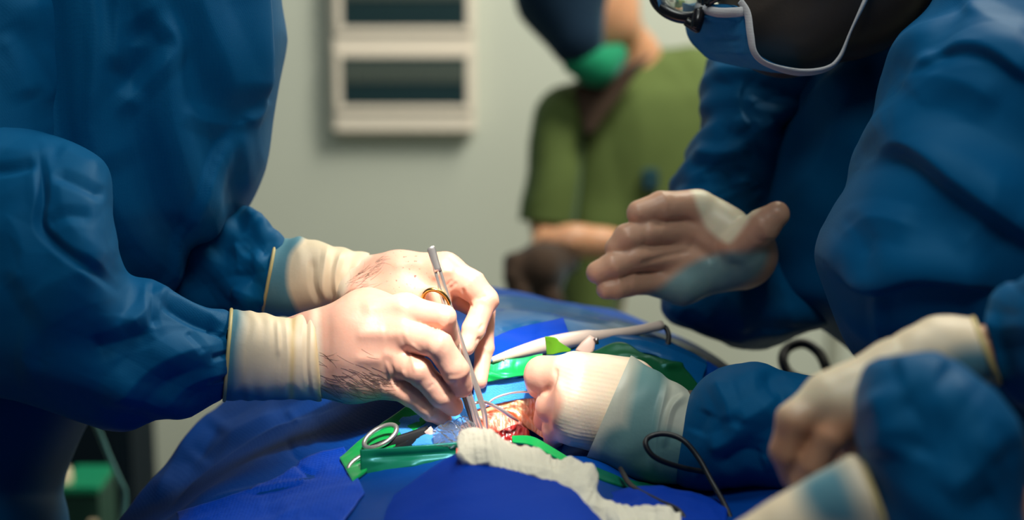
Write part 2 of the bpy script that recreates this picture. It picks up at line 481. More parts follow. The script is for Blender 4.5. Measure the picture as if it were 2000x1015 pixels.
# gloved hand: latex over skin
def glove_mat(name, skin1, skin2, latexc, rough=0.38):
    m, nt, b = M(name, skin1, rough)
    co = objco(nt)
    s = mix(nt, noise_n(nt, co, 28, 5), skin1, skin2)
    at = node(nt, 'ShaderNodeAttribute', attribute_name='latex').outputs['Fac']
    bl = node(nt, 'ShaderNodeAttribute', attribute_name='blood').outputs['Fac']
    c = mix(nt, at, s, latexc)
    c = mix(nt, node(nt, 'ShaderNodeAttribute', attribute_name='blue').outputs['Fac'], c, (0.20, 0.33, 0.34))
    sp = ramp(nt, noise_n(nt, co, 330, 2), [(0.67, (0, 0, 0)), (0.71, (1, 1, 1))])
    mm = node(nt, 'ShaderNodeMath', operation='MULTIPLY'); nt.links.new(sp, mm.inputs[0]); nt.links.new(bl, mm.inputs[1])
    c = mix(nt, mm.outputs[0], c, (0.45, 0.03, 0.02))
    nt.links.new(c, b.inputs['Base Color'])
    b.inputs['Subsurface Weight'].default_value = 0.25; b.inputs['Subsurface Radius'].default_value = (0.006, 0.002, 0.001)
    b.inputs['Subsurface Scale'].default_value = 1.0
    b.inputs['Specular IOR Level'].default_value = 0.4
    h = noise_n(nt, co, 420, 3); bump(nt, b, h, 0.18, 0.0006)
glove_mat('glove', (0.64, 0.315, 0.215), (0.74, 0.45, 0.35), (0.80, 0.66, 0.50))
glove_mat('glove_b', (0.58, 0.32, 0.21), (0.64, 0.37, 0.25), (0.88, 0.78, 0.56))
glove_mat('glove_pale', (0.70, 0.50, 0.36), (0.74, 0.56, 0.41), (0.62, 0.62, 0.52))
glove_mat('skin_dark', (0.30, 0.14, 0.075), (0.36, 0.18, 0.10), (0.5, 0.4, 0.3))
glove_mat('glove_c', (0.58, 0.27, 0.15), (0.62, 0.33, 0.20), (0.78, 0.64, 0.45))
glove_mat('skin', (0.55, 0.27, 0.14), (0.60, 0.32, 0.18), (0.7, 0.55, 0.4))
glove_mat('skin_d', (0.46, 0.22, 0.12), (0.52, 0.27, 0.15), (0.5, 0.4, 0.3))
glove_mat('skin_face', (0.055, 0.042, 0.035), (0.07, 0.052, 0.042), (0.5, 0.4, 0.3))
def cuff_mat(name, cream, blue, band):
    m, nt, b = M(name, cream, 0.5); co = objco(nt)
    t = node(nt, 'ShaderNodeAttribute', attribute_name='tint').outputs['Fac']
    y = node(nt, 'ShaderNodeAttribute', attribute_name='band').outputs['Fac']
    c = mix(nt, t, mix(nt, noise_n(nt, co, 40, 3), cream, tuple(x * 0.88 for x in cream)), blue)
    c = mix(nt, y, c, band)
    nt.links.new(c, b.inputs['Base Color'])
    bump(nt, b, noise_n(nt, co, 300, 3), 0.25, 0.0006)
    b.inputs['Subsurface Weight'].default_value = 0.1; b.inputs['Subsurface Radius'].default_value = (0.004, 0.003, 0.002)
cuff_mat('glove_cuff_grey', (0.44, 0.46, 0.38), (0.12, 0.25, 0.25), (0.5, 0.4, 0.2))
cuff_mat('glove_cuff', (0.86, 0.69, 0.48), (0.10, 0.26, 0.33), (0.66, 0.44, 0.14))
M('glove_rim', (0.62, 0.48, 0.20), 0.4)
M('steel', (0.68, 0.65, 0.62), 0.30, 0.86)
M('steel_dark', (0.20, 0.19, 0.19), 0.30, 1.0)
M('black_steel', (0.006, 0.008, 0.010), 0.6, 0.0, **{'Specular IOR Level': 0.2})
M('gold', (0.80, 0.50, 0.14), 0.22, 1.0)
M('pencil_plastic', (0.68, 0.54, 0.46), 0.35)
M('pencil_button', (0.66, 0.46, 0.38), 0.4)
M('pencil_tip', (0.02, 0.16, 0.34), 0.3)
M('rubber_black', (0.006, 0.007, 0.010), 0.45)
M('leaf_green', (0.10, 0.32, 0.012), 0.35)
M('hair', (0.085, 0.055, 0.040), 0.7)
M('glasses_black', (0.006, 0.006, 0.008), 0.25)
M('lens_glass', (0.85, 0.9, 0.85), 0.03, 0.0, **{'Transmission Weight': 0.9, 'IOR': 1.45})
M('film', (0.80, 0.9, 1.0), 0.08, 0.0, **{'Transmission Weight': 0.95, 'IOR': 1.3})
# wet tissue
def tissue(name, a, b_, c_, scale, rough=0.2):
    m, nt, b = M(name, a, rough); co = objco(nt)
    wv = node(nt, 'ShaderNodeTexWave', wave_type='BANDS'); wv.inputs['Scale'].default_value = scale; wv.inputs['Distortion'].default_value = 5; wv.inputs['Detail'].default_value = 4
    wv.inputs['Detail Scale'].default_value = 2.0
    mp = node(nt, 'ShaderNodeMapping'); mp.inputs['Rotation'].default_value = (0.3, 0.2, 0.7); nt.links.new(co, mp.inputs[0]); nt.links.new(mp.outputs[0], wv.inputs['Vector'])
    f = noise_n(nt, co, 90, 5)
    col_ = mix(nt, wv.outputs['Fac'], a, b_)
    col_ = mix(nt, ramp(nt, f, [(0.46, (0, 0, 0)), (0.66, (1, 1, 1))]), col_, c_)
    nt.links.new(col_, b.inputs['Base Color']); bump(nt, b, wv.outputs['Fac'], 0.4, 0.001)
    b.inputs['Subsurface Weight'].default_value = 0.2; b.inputs['Subsurface Radius'].default_value = (0.005, 0.001, 0.001)
    b.inputs['Coat Weight'].default_value = 0.4; b.inputs['Coat Roughness'].default_value = 0.1
tissue('tissue_skin', (0.80, 0.36, 0.17), (0.88, 0.52, 0.30), (0.72, 0.24, 0.10), 90)
tissue('tissue_muscle', (0.78, 0.26, 0.15), (0.90, 0.62, 0.50), (0.60, 0.08, 0.05), 160)
tissue('tissue_blood', (0.36, 0.012, 0.012), (0.50, 0.05, 0.04), (0.12, 0.004, 0.004), 80, 0.1)
def wall_mat(name, a, b_, rough=0.6):
    m, nt, b = M(name, a, rough); co = objco(nt)
    nt.links.new(mix(nt, noise_n(nt, co, 1.7, 4), a, b_), b.inputs['Base Color'])
    bump(nt, b, noise_n(nt, co, 160, 2), 0.1, 0.002)
wall_mat('wall', (0.50, 0.54, 0.48), (0.54, 0.57, 0.50))
wall_mat('floor', (0.20, 0.22, 0.17), (0.24, 0.25, 0.19), 0.35)
wall_mat('trim', (0.30, 0.31, 0.26), (0.33, 0.34, 0.28))
wall_mat('panel_frame', (0.74, 0.67, 0.58), (0.78, 0.71, 0.62), 0.4)
M('panel_glass', (0.010, 0.030, 0.036), 0.35)
M('breaker', (0.065, 0.085, 0.075), 0.5)  # breaker grey, lightened to paint in the reflection on the upper panes
M('cabinet_teal', (0.004, 0.05, 0.07), 0.6)
M('cabinet_navy', (0.002, 0.009, 0.017), 0.75, 0.0, **{'Specular IOR Level': 0.15})
wall_mat('crate_green', (0.006, 0.22, 0.11), (0.008, 0.25, 0.12), 0.4)
wall_mat('crate_shaded', (0.003, 0.045, 0.030), (0.004, 0.05, 0.034), 0.5)  # same green as the lid, shade of the front painted into it
M('cream_plastic', (0.60, 0.50, 0.34), 0.4)
M('tube_teal', (0.10, 0.27, 0.27), 0.3)

# ================================================================== the room
WY = 3.75
structure(mesh_obj('floor', *box((0, 2.0, -0.05), (6.4, 7.0, 0.1)), 'floor', smooth=False), 'grey-green hospital floor')
structure(mesh_obj('wall_back', *box((0, WY + 0.05, 1.5), (6.4, 0.1, 3.0)), 'wall', smooth=False), 'pale grey-green wall of the operating room')
structure(mesh_obj('wall_left', *box((-2.6, 1.6, 1.5), (0.1, 4.2, 3.0)), 'wall', smooth=False), 'pale side wall')
structure(mesh_obj('wall_right', *box((2.6, 1.6, 1.5), (0.1, 4.2, 3.0)), 'wall', smooth=False), 'pale side wall')
t = PY(1628, 640, WY)
structure(mesh_obj('trim_1', *box((t[0], WY - 0.012, 1.5), (0.022, 0.024, 3.0)), 'trim', smooth=False), 'narrow vertical grey trim strip on the back wall')
structure(mesh_obj('baseboard_back', *box((0, WY - 0.01, 0.05), (6.0, 0.02, 0.10)), 'cabinet_navy', smooth=False), 'dark skirting along the back wall')

# ------------------------------------------------------------------ wall box with two windows
def wall_rect(x0, y0, x1, y1, y=WY):
    a, b = PY(x0, y0, y), PY(x1, y1, y)
    return a[0], b[0], b[2], a[2]        # xl, xr, zl, zh
box_root = empty('breaker_panel', (0, 0, 0), 'cream wall-mounted breaker panel with two dark windows', 'breaker panel')
yf = WY - 0.05
xl, xr, zl, zh = wall_rect(640, -150, 928, 262, yf)
box_root.location = ((xl + xr) / 2, WY, zl)
mesh_obj('body', *box(((xl+xr)/2, WY - 0.025, (zl+zh)/2), (xr - xl, 0.05, zh - zl), 0.008), 'panel_frame', box_root, smooth=False)
for (y0, y1) in ((112, 205), (-60, 52)):
    a, b_, c, d = wall_rect(667, y0, 910, y1, yf)
    fr = []
    wd = 0.016
    for (cx, cz, sx, sz) in (((a+b_)/2, c - wd/2, b_ - a + 2*wd, wd), ((a+b_)/2, d + wd/2, b_ - a + 2*wd, wd), (a - wd/2, (c+d)/2, wd, d - c), (b_ + wd/2, (c+d)/2, wd, d - c)):
        fr.append(box((cx, yf - 0.003, cz), (sx, 0.008, sz), 0.002))
    wf = mesh_obj('window_frame', *merge(fr), 'panel_frame', box_root, smooth=False)
    mesh_obj('window_pane', *box(((a+b_)/2, yf - 0.002, (c+d)/2), (b_ - a, 0.006, d - c)), 'panel_glass', wf, smooth=False)
    for k in range(9):
        x = a + (k + 0.5) * (b_ - a) / 9
        mesh_obj('breaker', *box((x, yf - 0.006, c + (d-c) * 0.70), ((b_-a)/9 * 0.92, 0.006, (d-c) * 0.46), 0.002), 'breaker', wf, smooth=False)

# ------------------------------------------------------------------ clutter behind the left surgeon
y = 2.35
a, b_, c, d = wall_rect(112, 952, 203, 1150, y)
cr = empty('equipment_box', ((a+b_)/2, y, 0), 'green equipment box with a cream knob behind the left surgeon', 'box')
rb = ray(158, 906); yb = CAM[1] + rb[1] * (d - CAM[2]) / rb[2]
mesh_obj('lid', *box(((a+b_)/2, (y + yb)/2, d - 0.006), (b_-a, yb - y, 0.012), 0.003), 'crate_green', cr, smooth=False)
mesh_obj('body', *box(((a+b_)/2, (y + yb)/2 + 0.004, (d - 0.012)/2), (b_-a - 0.004, yb - y, d - 0.012)), 'crate_shaded', cr, smooth=False)
mesh_obj('side_strip', *box((b_ - 0.010, y - 0.002, d/2 - 0.02), (0.012, 0.01, d - 0.06)), 'cream_plastic', cr, smooth=False)
kp = PY(124, 930, y + 0.03)
mesh_obj('knob', *tube([kp + np.array([0, -0.012, -0.015]), kp + np.array([0, 0, -0.005]), kp + np.array([0, 0.008, 0.012])], [0.010, 0.014, 0.010], 12, 8), 'cream_plastic', cr)
a, b_, c, d = wall_rect(60, 700, 268, 1150, 2.75)
cab = empty('equipment_cabinet', ((a+b_)/2, 2.85, 0), 'dark navy equipment cabinet behind the green box', 'cabinet')
mesh_obj('body', *box(((a+b_)/2, 2.85, 0.55), (b_-a, 0.2, 1.1), 0.006), 'cabinet_navy', cab, smooth=False)
for z in (0.25, 0.62, 0.95):
    dr = mesh_obj('drawer', *box(((a+b_)/2, 2.745, z), (b_-a - 0.03, 0.014, 0.26), 0.004), 'cabinet_navy', cab, smooth=False)
    mesh_obj('handle', *box(((a+b_)/2, 2.73, z + 0.06), (0.1, 0.014, 0.016), 0.003), 'steel_dark', dr, smooth=False)
tp = [P(178, 810, 2.0), P(196, 850, 2.02), P(212, 890, 2.03), P(232, 935, 2.04), P(244, 965, 2.05), P(240, 1015, 2.05), P(228, 1080, 2.05), P(225, 1500, 2.1)]
tag(mesh_obj('suction_tube', *tube(tp, 0.0032, 10, 60), 'tube_teal'), 'thin teal suction tube hanging beside the green box', 'tube')
# black hose looping up behind the table
hp = [P(1690,900,1.72), P(1650,800,1.76), P(1618,728,1.78), P(1600,690,1.80), P(1570,670,1.81), P(1538,680,1.81), P(1529,705,1.80), P(1545,732,1.79), P(1580,745,1.77), P(1625,760,1.75), P(1690,850,1.72)]
tag(mesh_obj('hose', *tube(hp, 0.0055, 12, 110), 'rubber_black'), 'black rubber hose looping up behind the table', 'hose')

# ------------------------------------------------------------------ draped table and patient
CP = [(965,838,1.470),(1015,838,1.475),(1000,795,1.48),(870,838,1.41),(1090,800,1.46),(935,765,1.468),(1040,760,1.475),(1000,722,1.49),(1120,690,1.505),(1250,670,1.535),(1350,695,1.56),(1180,725,1.48),
      (960,605,1.68),(1100,610,1.70),(1250,648,1.69),(1400,716,1.68),(900,566,1.78),(1000,570,1.80),(1150,600,1.80),(1300,642,1.78),
      (700,640,1.74),(560,705,1.70),(445,792,1.62),(600,822,1.50),(680,882,1.40),(500,902,1.43),(400,962,1.40),(560,982,1.32),(335,1005,1.42),(700,982,1.27),
      (900,905,1.33),(820,935,1.31),(750,1005,1.25),(900,1005,1.24),(1050,905,1.33),(1150,985,1.27),
      (1240,935,1.40),(1400,980,1.36),(1350,905,1.44),(1180,905,1.385),(1500,905,1.40),(1600,1005,1.27),(1600,860,1.47),(1000,1150,1.10),(600,1150,1.12),(1500,1150,1.12),(300,1150,1.2)]
CW = np.array([P(*q) for q in CP])
def tps_fit(X, z, lam=2e-5):
    n = len(X); r2 = ((X[:, None] - X[None]) ** 2).sum(-1); K = 0.5 * r2 * np.log(r2 + 1e-12)
    A = np.zeros((n+3, n+3)); A[:n,:n] = K + lam*np.eye(n); A[:n, n:] = np.c_[np.ones(n), X]; A[n:, :n] = A[:n, n:].T
    return np.linalg.solve(A, np.r_[z, 0, 0, 0])
TW = tps_fit(CW[:, :2], CW[:, 2])
def drape_z(x, y):
    X = np.c_[x, y]; r2 = ((X[:, None] - CW[None, :, :2]) ** 2).sum(-1)
    return (0.5 * r2 * np.log(r2 + 1e-12)) @ TW[:len(CW)] + np.c_[np.ones(len(X)), X] @ TW[len(CW):]
bd = catmull([(-.20,1.72),(-.08,1.765),(.05,1.765),(.14,1.735),(.215,1.66),(.27,1.45),(.31,1.1),(.25,.84),(-.30,.84),(-.375,1.1),(-.345,1.36),(-.285,1.55)], 420, True)
ctr = np.array([-0.02, 1.32]); na = len(bd)
rr = np.concatenate([np.linspace(0.01, 1, 190), 1 + np.linspace(0.004, 0.5, 60)])
V = np.zeros((len(rr), na, 3))
zb = drape_z(bd[:, 0], bd[:, 1]); out = bd - ctr; out /= np.linalg.norm(out, axis=1)[:, None]
ang = np.linspace(0, 2*np.pi, na, endpoint=False)
for k, r in enumerate(rr):
    if r <= 1:
        xy = ctr + (bd - ctr) * r; V[k, :, :2] = xy; V[k, :, 2] = drape_z(xy[:, 0], xy[:, 1])
    else:
        s = (r - 1) / 0.5
        wav = 0.020 * np.sin(ang * 23 + 2*np.sin(ang * 5)) * min(1, s * 3)
        o = 0.025 * (1 - math.exp(-s * 14)) + 0.03 * s + wav
        V[k, :, :2] = bd + out * np.asarray(o)[:, None] if np.ndim(o) else bd + out * o
        V[k, :, 2] = zb - 0.72 * s - 0.012 * (1 - math.exp(-s * 30))
V = V.reshape(-1, 3); F = grid_faces(len(rr), na, True)
if vnormals(V, F)[:na*50, 2].sum() < 0: F = F[:, ::-1]
DR_STROKES = [
    ([(330,1000),(400,935),(500,870),(620,815)], 14, 12, 'step'), ([(370,915),(450,855),(560,800)], 12, 8, 'ridge'), ([(590,835),(560,800)], 5, 3, 'crease'),
    ([(300,990),(350,890),(430,795)], 12, 8, 'ridge'), ([(430,830),(385,900)], 12, -8, 'ridge'),
    ([(960,622),(1100,625),(1230,648)], 7, 5, 'ridge'), ([(1150,650),(1300,690),(1420,745)], 9, 5, 'ridge'), ([(960,640),(1060,645)], 8, -4, 'ridge'),
    ([(1200,690),(1310,720),(1400,770)], 7, 4, 'ridge'), ([(1000,590),(1200,620),(1350,670)], 8, 3, 'ridge'),
    ([(560,860),(575,890),(600,905)], 5, -3, 'crease'), ([(400,985),(480,960),(640,930)], 7, 4, 'step')]
V = finish_cloth(V, F, strokes=DR_STROKES, amp=1.6, scale=10, fine=0.15, seed=2, waves=[(.7,.7,.09,3,9.1)])
NV = vnormals(V, F)
drape_tree = BVHTree.FromPolygons(V.tolist(), F.tolist())
drape = tag(mesh_obj('patient_drape', V, F, 'drape'), 'large blue surgical drape covering the patient and table', 'drape')
# table below it
tb = empty('operating_table', (-0.03, 1.3, 0), 'operating table hidden under the blue drape', 'table')
mesh_obj('table_top', *box((-0.03, 1.30, 0.72), (0.42, 0.80, 0.08), 0.02), 'steel_dark', tb, smooth=False)
mesh_obj('column', *box((-0.03, 1.30, 0.36), (0.2, 0.3, 0.64), 0.02), 'steel_dark', tb, smooth=False)
mesh_obj('base', *box((-0.03, 1.30, 0.03), (0.4, 0.7, 0.06), 0.02), 'steel_dark', tb, smooth=False)

def on_drape(px, py, lift=0.0, fallback=1.4):
    loc, nor, _, _ = drape_tree.ray_cast(Vector(CAM), Vector(ray(px, py)).normalized())
    if loc is None or nor.normalized().z < 0.12:
        for dy in range(3, 60, 3):
            l2, n2, _, _ = drape_tree.ray_cast(Vector(CAM), Vector(ray(px, py + dy)).normalized())
            if l2 is not None and n2.z > 0.12:
                d = float((np.array(l2) - CAM) @ FW); return P(px, py, d - lift * 2.2)
        if loc is None: return P(px, py, fallback)
    return np.array(loc) - ray(px, py) * lift * 2.2
def depth_at(px, py):
    q = on_drape(px, py) - CAM; return float(q @ FW)

def patch(name, top, bot, mat, parent=None, lift=0.002, thick=0.0015, nu=70, nv=24, amp=0.6, scale=30, seed=1, dtop=None, dbot=None, bulge=0.0, strokes=(), label=None, jitter=0.0, amp2=0.0):
    """sheet between two pixel outlines laid on the drape (or at given depths)"""
    A = catmull(top, nu); B = catmull(bot, nu)
    if jitter:
        for Q, o_ in ((A, 1.0), (B, 40.0)): Q[:, 1] += jitter * (noise(np.c_[Q[:, 0] / 28 + o_, Q[:, 0] * 0, Q[:, 0] * 0 + 0.5]) + 0.6 * noise(np.c_[Q[:, 0] / 9 + o_, Q[:, 0] * 0, Q[:, 0] * 0 + 3.5]))
    V = np.zeros((nv, nu, 3))
    for j in range(nv):
        t = j / (nv - 1); q = A * (1 - t) + B * t
        for i in range(nu):
            if A.shape[1] > 2: V[j, i] = P(q[i, 0], q[i, 1], q[i, 2] - bulge * math.sin(math.pi * t))
            else: V[j, i] = on_drape(q[i, 0], q[i, 1], lift)
    V = V.reshape(-1, 3); F = grid_faces(nv, nu)
    N = vnormals(V, F)
    if (N * (CAM - V)).sum() < 0: F = F[:, ::-1]; N = -N
    if strokes: V = V + N * strokes_disp(V, N, strokes)[:, None]
    V = V + N * (amp * 1e-3 * crumple(V * scale, seed))[:, None]
    if amp2: V = V + N * (amp2 * 1e-3 * crumple(V * scale * 3.3, seed + 2))[:, None]
    n = len(V); B2 = V - N * thick
    edge = [j * nu for j in range(nv)] ; 
    loop = list(range(nu)) + [j*nu + nu - 1 for j in range(1, nv)] + [(nv-1)*nu + i for i in range(nu-2, -1, -1)] + [j*nu for j in range(nv-2, 0, -1)]
    FF = F.tolist() + (F[:, ::-1] + n).tolist()
    a = F[0].tolist()
    flip = None
    for k in range(len(loop)):
        p, q = loop[k], loop[(k+1) % len(loop)]; FF.append((p, q, q + n, p + n))
    o = mesh_obj(name, np.vstack([V, B2]), FF, mat, parent)
    if label: o['label'] = label
    return o

# glossy film covering the far side of the drape
tag(patch('drape_sheet', [(955,576),(1020,580),(1150,606),(1285,648),(1340,676),(1380,702)], [(940,700),(1020,700),(1150,690),(1270,690),(1320,730),(1365,775)], 'drape_film', lift=0.003, thick=0.001, amp=1.2, scale=16, seed=4, nu=120, nv=60,
    strokes=[([(1120,618),(1170,622),(1240,650)], 6, 3), ([(1210,655),(1320,690),(1420,745)], 7, 4), ([(1280,660),(1360,690),(1410,730)], 6, 3),([(1220,705),(1300,730),(1390,780)],7,3)]),
    'glossy blue plastic drape sheet on the far side of the table', 'drape')
tag(patch('folded_towel', [(942,668),(1010,640),(1100,620)], [(942,705),(1010,690),(1118,668)], 'towel_blue', lift=0.007, thick=0.005, amp=0.5), 'deep blue folded towel under the white cautery pencil', 'towel')
# green sheets around the incision
GR = 'green plastic sheets around the incision'
tag(patch('green_sheet', [(935,715),(960,702),(1010,700),(1060,690)], [(935,748),(960,744),(1010,735),(1060,730)], 'green_sheet', lift=0.010, thick=0.003, amp=0.8, strokes=[([(940,726),(980,737),(1040,733)], 4, 2)]), 'bright green plastic sheet under the tip of the cautery pencil', 'plastic sheet', GR)
tag(patch('green_sheet', [(1150,690),(1210,668),(1260,690),(1330,712),(1372,760)], [(1150,740),(1230,735),(1280,745),(1330,790),(1372,800)], 'green_deep_shade', lift=0.007, thick=0.003, amp=1.2, strokes=[([(1290,715),(1340,712)], 5, 3)]), 'green plastic sheet behind the gloved fist and pencil cord, shade painted in', 'plastic sheet', GR)
tag(patch('green_sheet', [(663,893),(720,845),(790,795),(860,745)], [(688,938),(745,890),(812,838),(880,800)], 'green_sheet', lift=0.006, thick=0.003, amp=0.8), 'bright green plastic sheet beneath the finger rings of the clamp', 'plastic sheet', GR)
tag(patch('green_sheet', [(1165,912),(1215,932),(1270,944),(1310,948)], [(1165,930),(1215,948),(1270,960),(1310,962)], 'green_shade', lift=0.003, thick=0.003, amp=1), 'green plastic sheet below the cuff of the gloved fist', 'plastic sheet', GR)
tag(patch('green_sheet', [(1000,850,1.375),(1040,852,1.37),(1090,880,1.36),(1130,905,1.35)], [(1000,862,1.37),(1040,868,1.36),(1090,894,1.35),(1130,918,1.345)], 'green_sheet', thick=0.003, amp=0.6), 'narrow green plastic sheet edge between gauze and gloved fist', 'plastic sheet', GR)
# green strip standing up in front of the clamp, over the blue towel
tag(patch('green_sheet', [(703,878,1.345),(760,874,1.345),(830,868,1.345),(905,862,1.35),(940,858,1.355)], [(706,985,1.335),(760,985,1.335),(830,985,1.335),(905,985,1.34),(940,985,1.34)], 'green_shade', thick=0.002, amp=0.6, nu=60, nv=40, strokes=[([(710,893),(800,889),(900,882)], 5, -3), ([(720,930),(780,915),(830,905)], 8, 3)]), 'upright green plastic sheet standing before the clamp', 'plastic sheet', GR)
# blue towel mound in the foreground
tag(patch('blue_towel', [(640,1060,1.30),(700,1030,1.29),(760,972,1.285),(830,922,1.285),(895,884,1.285),(960,876,1.285),(1060,896,1.28),(1120,925,1.275),(1165,965,1.27),(1200,1020,1.26),(1230,1060,1.25)],
     [(600,1160,1.13),(690,1160,1.12),(760,1160,1.11),(830,1160,1.11),(895,1160,1.11),(960,1160,1.11),(1060,1160,1.11),(1120,1160,1.11),(1165,1160,1.11),(1200,1160,1.11),(1260,1160,1.11)],
     'towel_blue', thick=0.004, amp=1.0, scale=14, nu=110, nv=60, bulge=0.02), 'deep blue surgical towel mounded in the foreground', 'towel')
tag(patch('blue_towel', [(1180,960,1.31),(1260,950,1.31),(1330,955,1.32),(1420,975,1.32)], [(1180,1150,1.15),(1260,1150,1.15),(1330,1150,1.16),(1420,1150,1.16)], 'towel_blue', thick=0.004, amp=3, scale=22, nu=60, nv=40, bulge=0.02, seed=3), 'deep blue towel folds beside the black cord', 'towel')
tag(patch('textured_drape', [(345,1000),(430,972),(545,928),(600,890),(672,872)], [(360,1060),(450,1060),(560,1050),(650,1035),(712,962)], 'towel_weave', lift=0.003, thick=0.001, amp=1.2, scale=26, nu=90, nv=40,
    strokes=[([(640,905),(590,935),(470,965)], 7, -3), ([(560,880),(585,912),(610,925)], 4, -2.5), ([(720,930),(640,965),(520,1000)], 10, 4)]), 'deep blue textured drape sheet left of the green sheets', 'drape')
# textured blue pads around the incision
PD = 'textured blue pads around the incision'
tag(patch('absorbent_pad', [(930,752),(970,742),(1010,738),(1060,734)], [(930,800),(965,790),(1010,780),(1060,775)], 'sponge_blue', lift=0.008, thick=0.004, amp=0.6), 'light blue textured pad behind the incision', 'pad', PD)
tag(patch('absorbent_pad', [(770,830),(810,795),(860,780),(930,770)], [(800,868),(850,866),(890,868),(930,868)], 'sponge_blue', lift=0.006, thick=0.004, amp=1.2, scale=60), 'light blue textured pad under shiny film left of the incision', 'pad', PD)
tag(patch('plastic_film', [(845,842),(870,825),(900,815),(925,812)], [(848,872),(875,870),(905,872),(930,870)], 'film', lift=0.013, thick=0.0008, amp=4, scale=90, seed=6), 'crinkled clear plastic film beside the forceps tips', 'plastic film')

# ------------------------------------------------------------------ the incision
inc = empty('incision', on_drape(985, 820), 'open incision with orange and red tissue, held apart by retractors', 'incision')
patch('skin_edge', [(925,800),(950,784),(985,768),(1030,765),(1075,775)], [(925,835),(955,825),(990,815),(1030,835),(1075,865)], 'tissue_skin', inc, lift=0.007, thick=0.004, amp=1.2, scale=60, nv=30,
      strokes=[([(975,800),(1010,808),(1045,850)], 4, 3), ([(990,785),(1020,800),(1050,830)], 4, 2), ([(1000,775),(1035,795)], 4, 2)])
patch('muscle', [(900,830),(950,808),(985,808),(1020,825)], [(890,880),(950,880),(990,880),(1040,880)], 'tissue_muscle', inc, lift=0.009, thick=0.004, amp=2.0, scale=70, nv=30,
      strokes=[([(945,820),(960,860)], 3, 2), ([(965,815),(975,850)], 3, 2), ([(985,812),(985,845)], 3, 2)])
patch('blood_pool', [(975,842),(995,832),(1015,828),(1030,840)], [(965,866),(990,868),(1015,868),(1032,866)], 'tissue_blood', inc, lift=0.012, thick=0.003, amp=1.6, scale=120)
rt = empty('wound_retractor', on_drape(985, 790), 'thin bent steel wire retractor holding the incision open', 'retractor')
q = lambda x, y, l: on_drape(x, y, l)
mesh_obj('wire', *tube([q(908,796,.016), q(925,788,.018), q(942,784,.02), q(958,789,.02), q(980,801,.02), q(1000,814,.018), q(1012,822,.014)], [.0010,.0012,.0014,.0015,.0017,.0015,.0008], 10, 40), 'steel', rt)
mesh_obj('rim', *tube([q(948,792,.012), q(965,778,.013), q(990,769,.013), q(1015,765,.013), q(1045,765,.013)], .0009, 8, 30), 'steel', rt)

# ================================================================== left surgeon
def glove_cuff(name, parent, stations, tint=None, band=(), wr=(0.9, 26), nu=110, nv=90, seed=1, strokes=(), label=None, mat='glove_cuff', rim=None, rimr=0.0016, power=2.1):
    V, F, sh = loft(stations, nu, nv, power)
    N = vnormals(V, F)
    u = np.repeat(np.linspace(0, 1, nu), nv)
    D = wr[0] * 1e-3 * np.sin(u * wr[1] * 2*np.pi / 6 + 3.0 * noise(V * 28 + seed)) * (0.35 + 0.65 * np.clip(noise(V * 22 + 9 + seed) + 0.5, 0, 1))
    D += 0.8e-3 * noise(V * 30 + seed) + strokes_disp(V, N, strokes)
    V = V + N * D[:, None]
    tv = np.zeros(len(V)) if tint is None else tint(V, u)
    bv = np.zeros(len(V))
    for (c, wd, s) in band: bv = np.maximum(bv, s * np.exp(-((u + 0.02 * noise(V * 20) - c) / wd) ** 2))
    o = mesh_obj(name, V, F, mat, parent, attrs={'tint': tv, 'band': bv})
    if label: o['label'] = label
    if rim is not None:
        ring = V.reshape(nu, nv, 3)[rim]
        mesh_obj('glove_rim', *tube(ring[::3], rimr, 8, None, True), 'glove_rim', o)
    return o
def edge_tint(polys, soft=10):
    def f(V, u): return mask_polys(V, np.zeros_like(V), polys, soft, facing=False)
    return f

sa = empty('surgeon', (-0.42, 1.62, 0), 'surgeon in blue gown on the left, working with forceps in both gloved hands', 'person')
A_STR = [
    ([(505,-60),(508,90),(506,160),(500,215)], 12, 14, 'step'),
    ([(375,-60),(400,20),(432,110),(463,228)], 16, 7, 'ridge'), ([(320,-40),(370,110),(440,228)], 22, -4, 'soft'),
    ([(300,600),(325,535),(385,392),(425,310),(462,246)], 14, 12, 'step'),
    ([(466,248),(472,310),(492,385)], 6, 3, 'ridge'), ([(455,255),(436,330),(405,430)], 7, 3, 'ridge'),
    ([(470,240),(495,222),(515,190)], 6, 4, 'ridge'), ([(350,215),(410,238),(460,245)], 10, 3, 'ridge'),
    ([(231,-60),(229,60),(222,148)], 9, 7, 'ridge'), ([(262,30),(300,95),(235,190)], 22, -9, 'soft'),
    ([(300,20),(346,86),(300,145),(215,232)], 10, 6, 'ridge'), ([(200,300),(260,420),(270,540)], 40, -6, 'soft'),
    ([(175,-60),(190,80),(178,250)], 8, 4, 'ridge')]
gownA = cloth_tube('gown', [
    (-330,-420,420,-420,1.54,.12), (-330,-250,520,-250,1.54,.13), (-300,-120,546,-120,1.54,.14), (-300,0,545,0,1.54,.14), (-300,100,546,100,1.54,.14), (-300,200,532,200,1.54,.14),
    (-300,300,514,300,1.54,.14), (-300,400,482,400,1.54,.14), (-300,450,440,450,1.54,.14), (-300,520,375,520,1.54,.14), (-310,600,330,600,1.54,.135),
    (-320,700,260,700,1.54,.135), (-330,800,182,800,1.54,.13), (-340,880,135,880,1.54,.13), (-350,950,108,950,1.54,.13), (-360,1015,118,1015,1.54,.13), (-370,1200,130,1200,1.54,.13), (-380,2000,140,2000,1.54,.13), (-380,2900,140,2900,1.54,.13)],
    'gown', sa, nu=420, nv=260, power=2.6, strokes=A_STR, amp=2.0, scale=5, fine=0.2, seed=1, aniso=(1, 1, .55), waves=[(1, .25, .09, 5, 1.3)])
gownA['label'] = 'blue non-woven surgical gown'
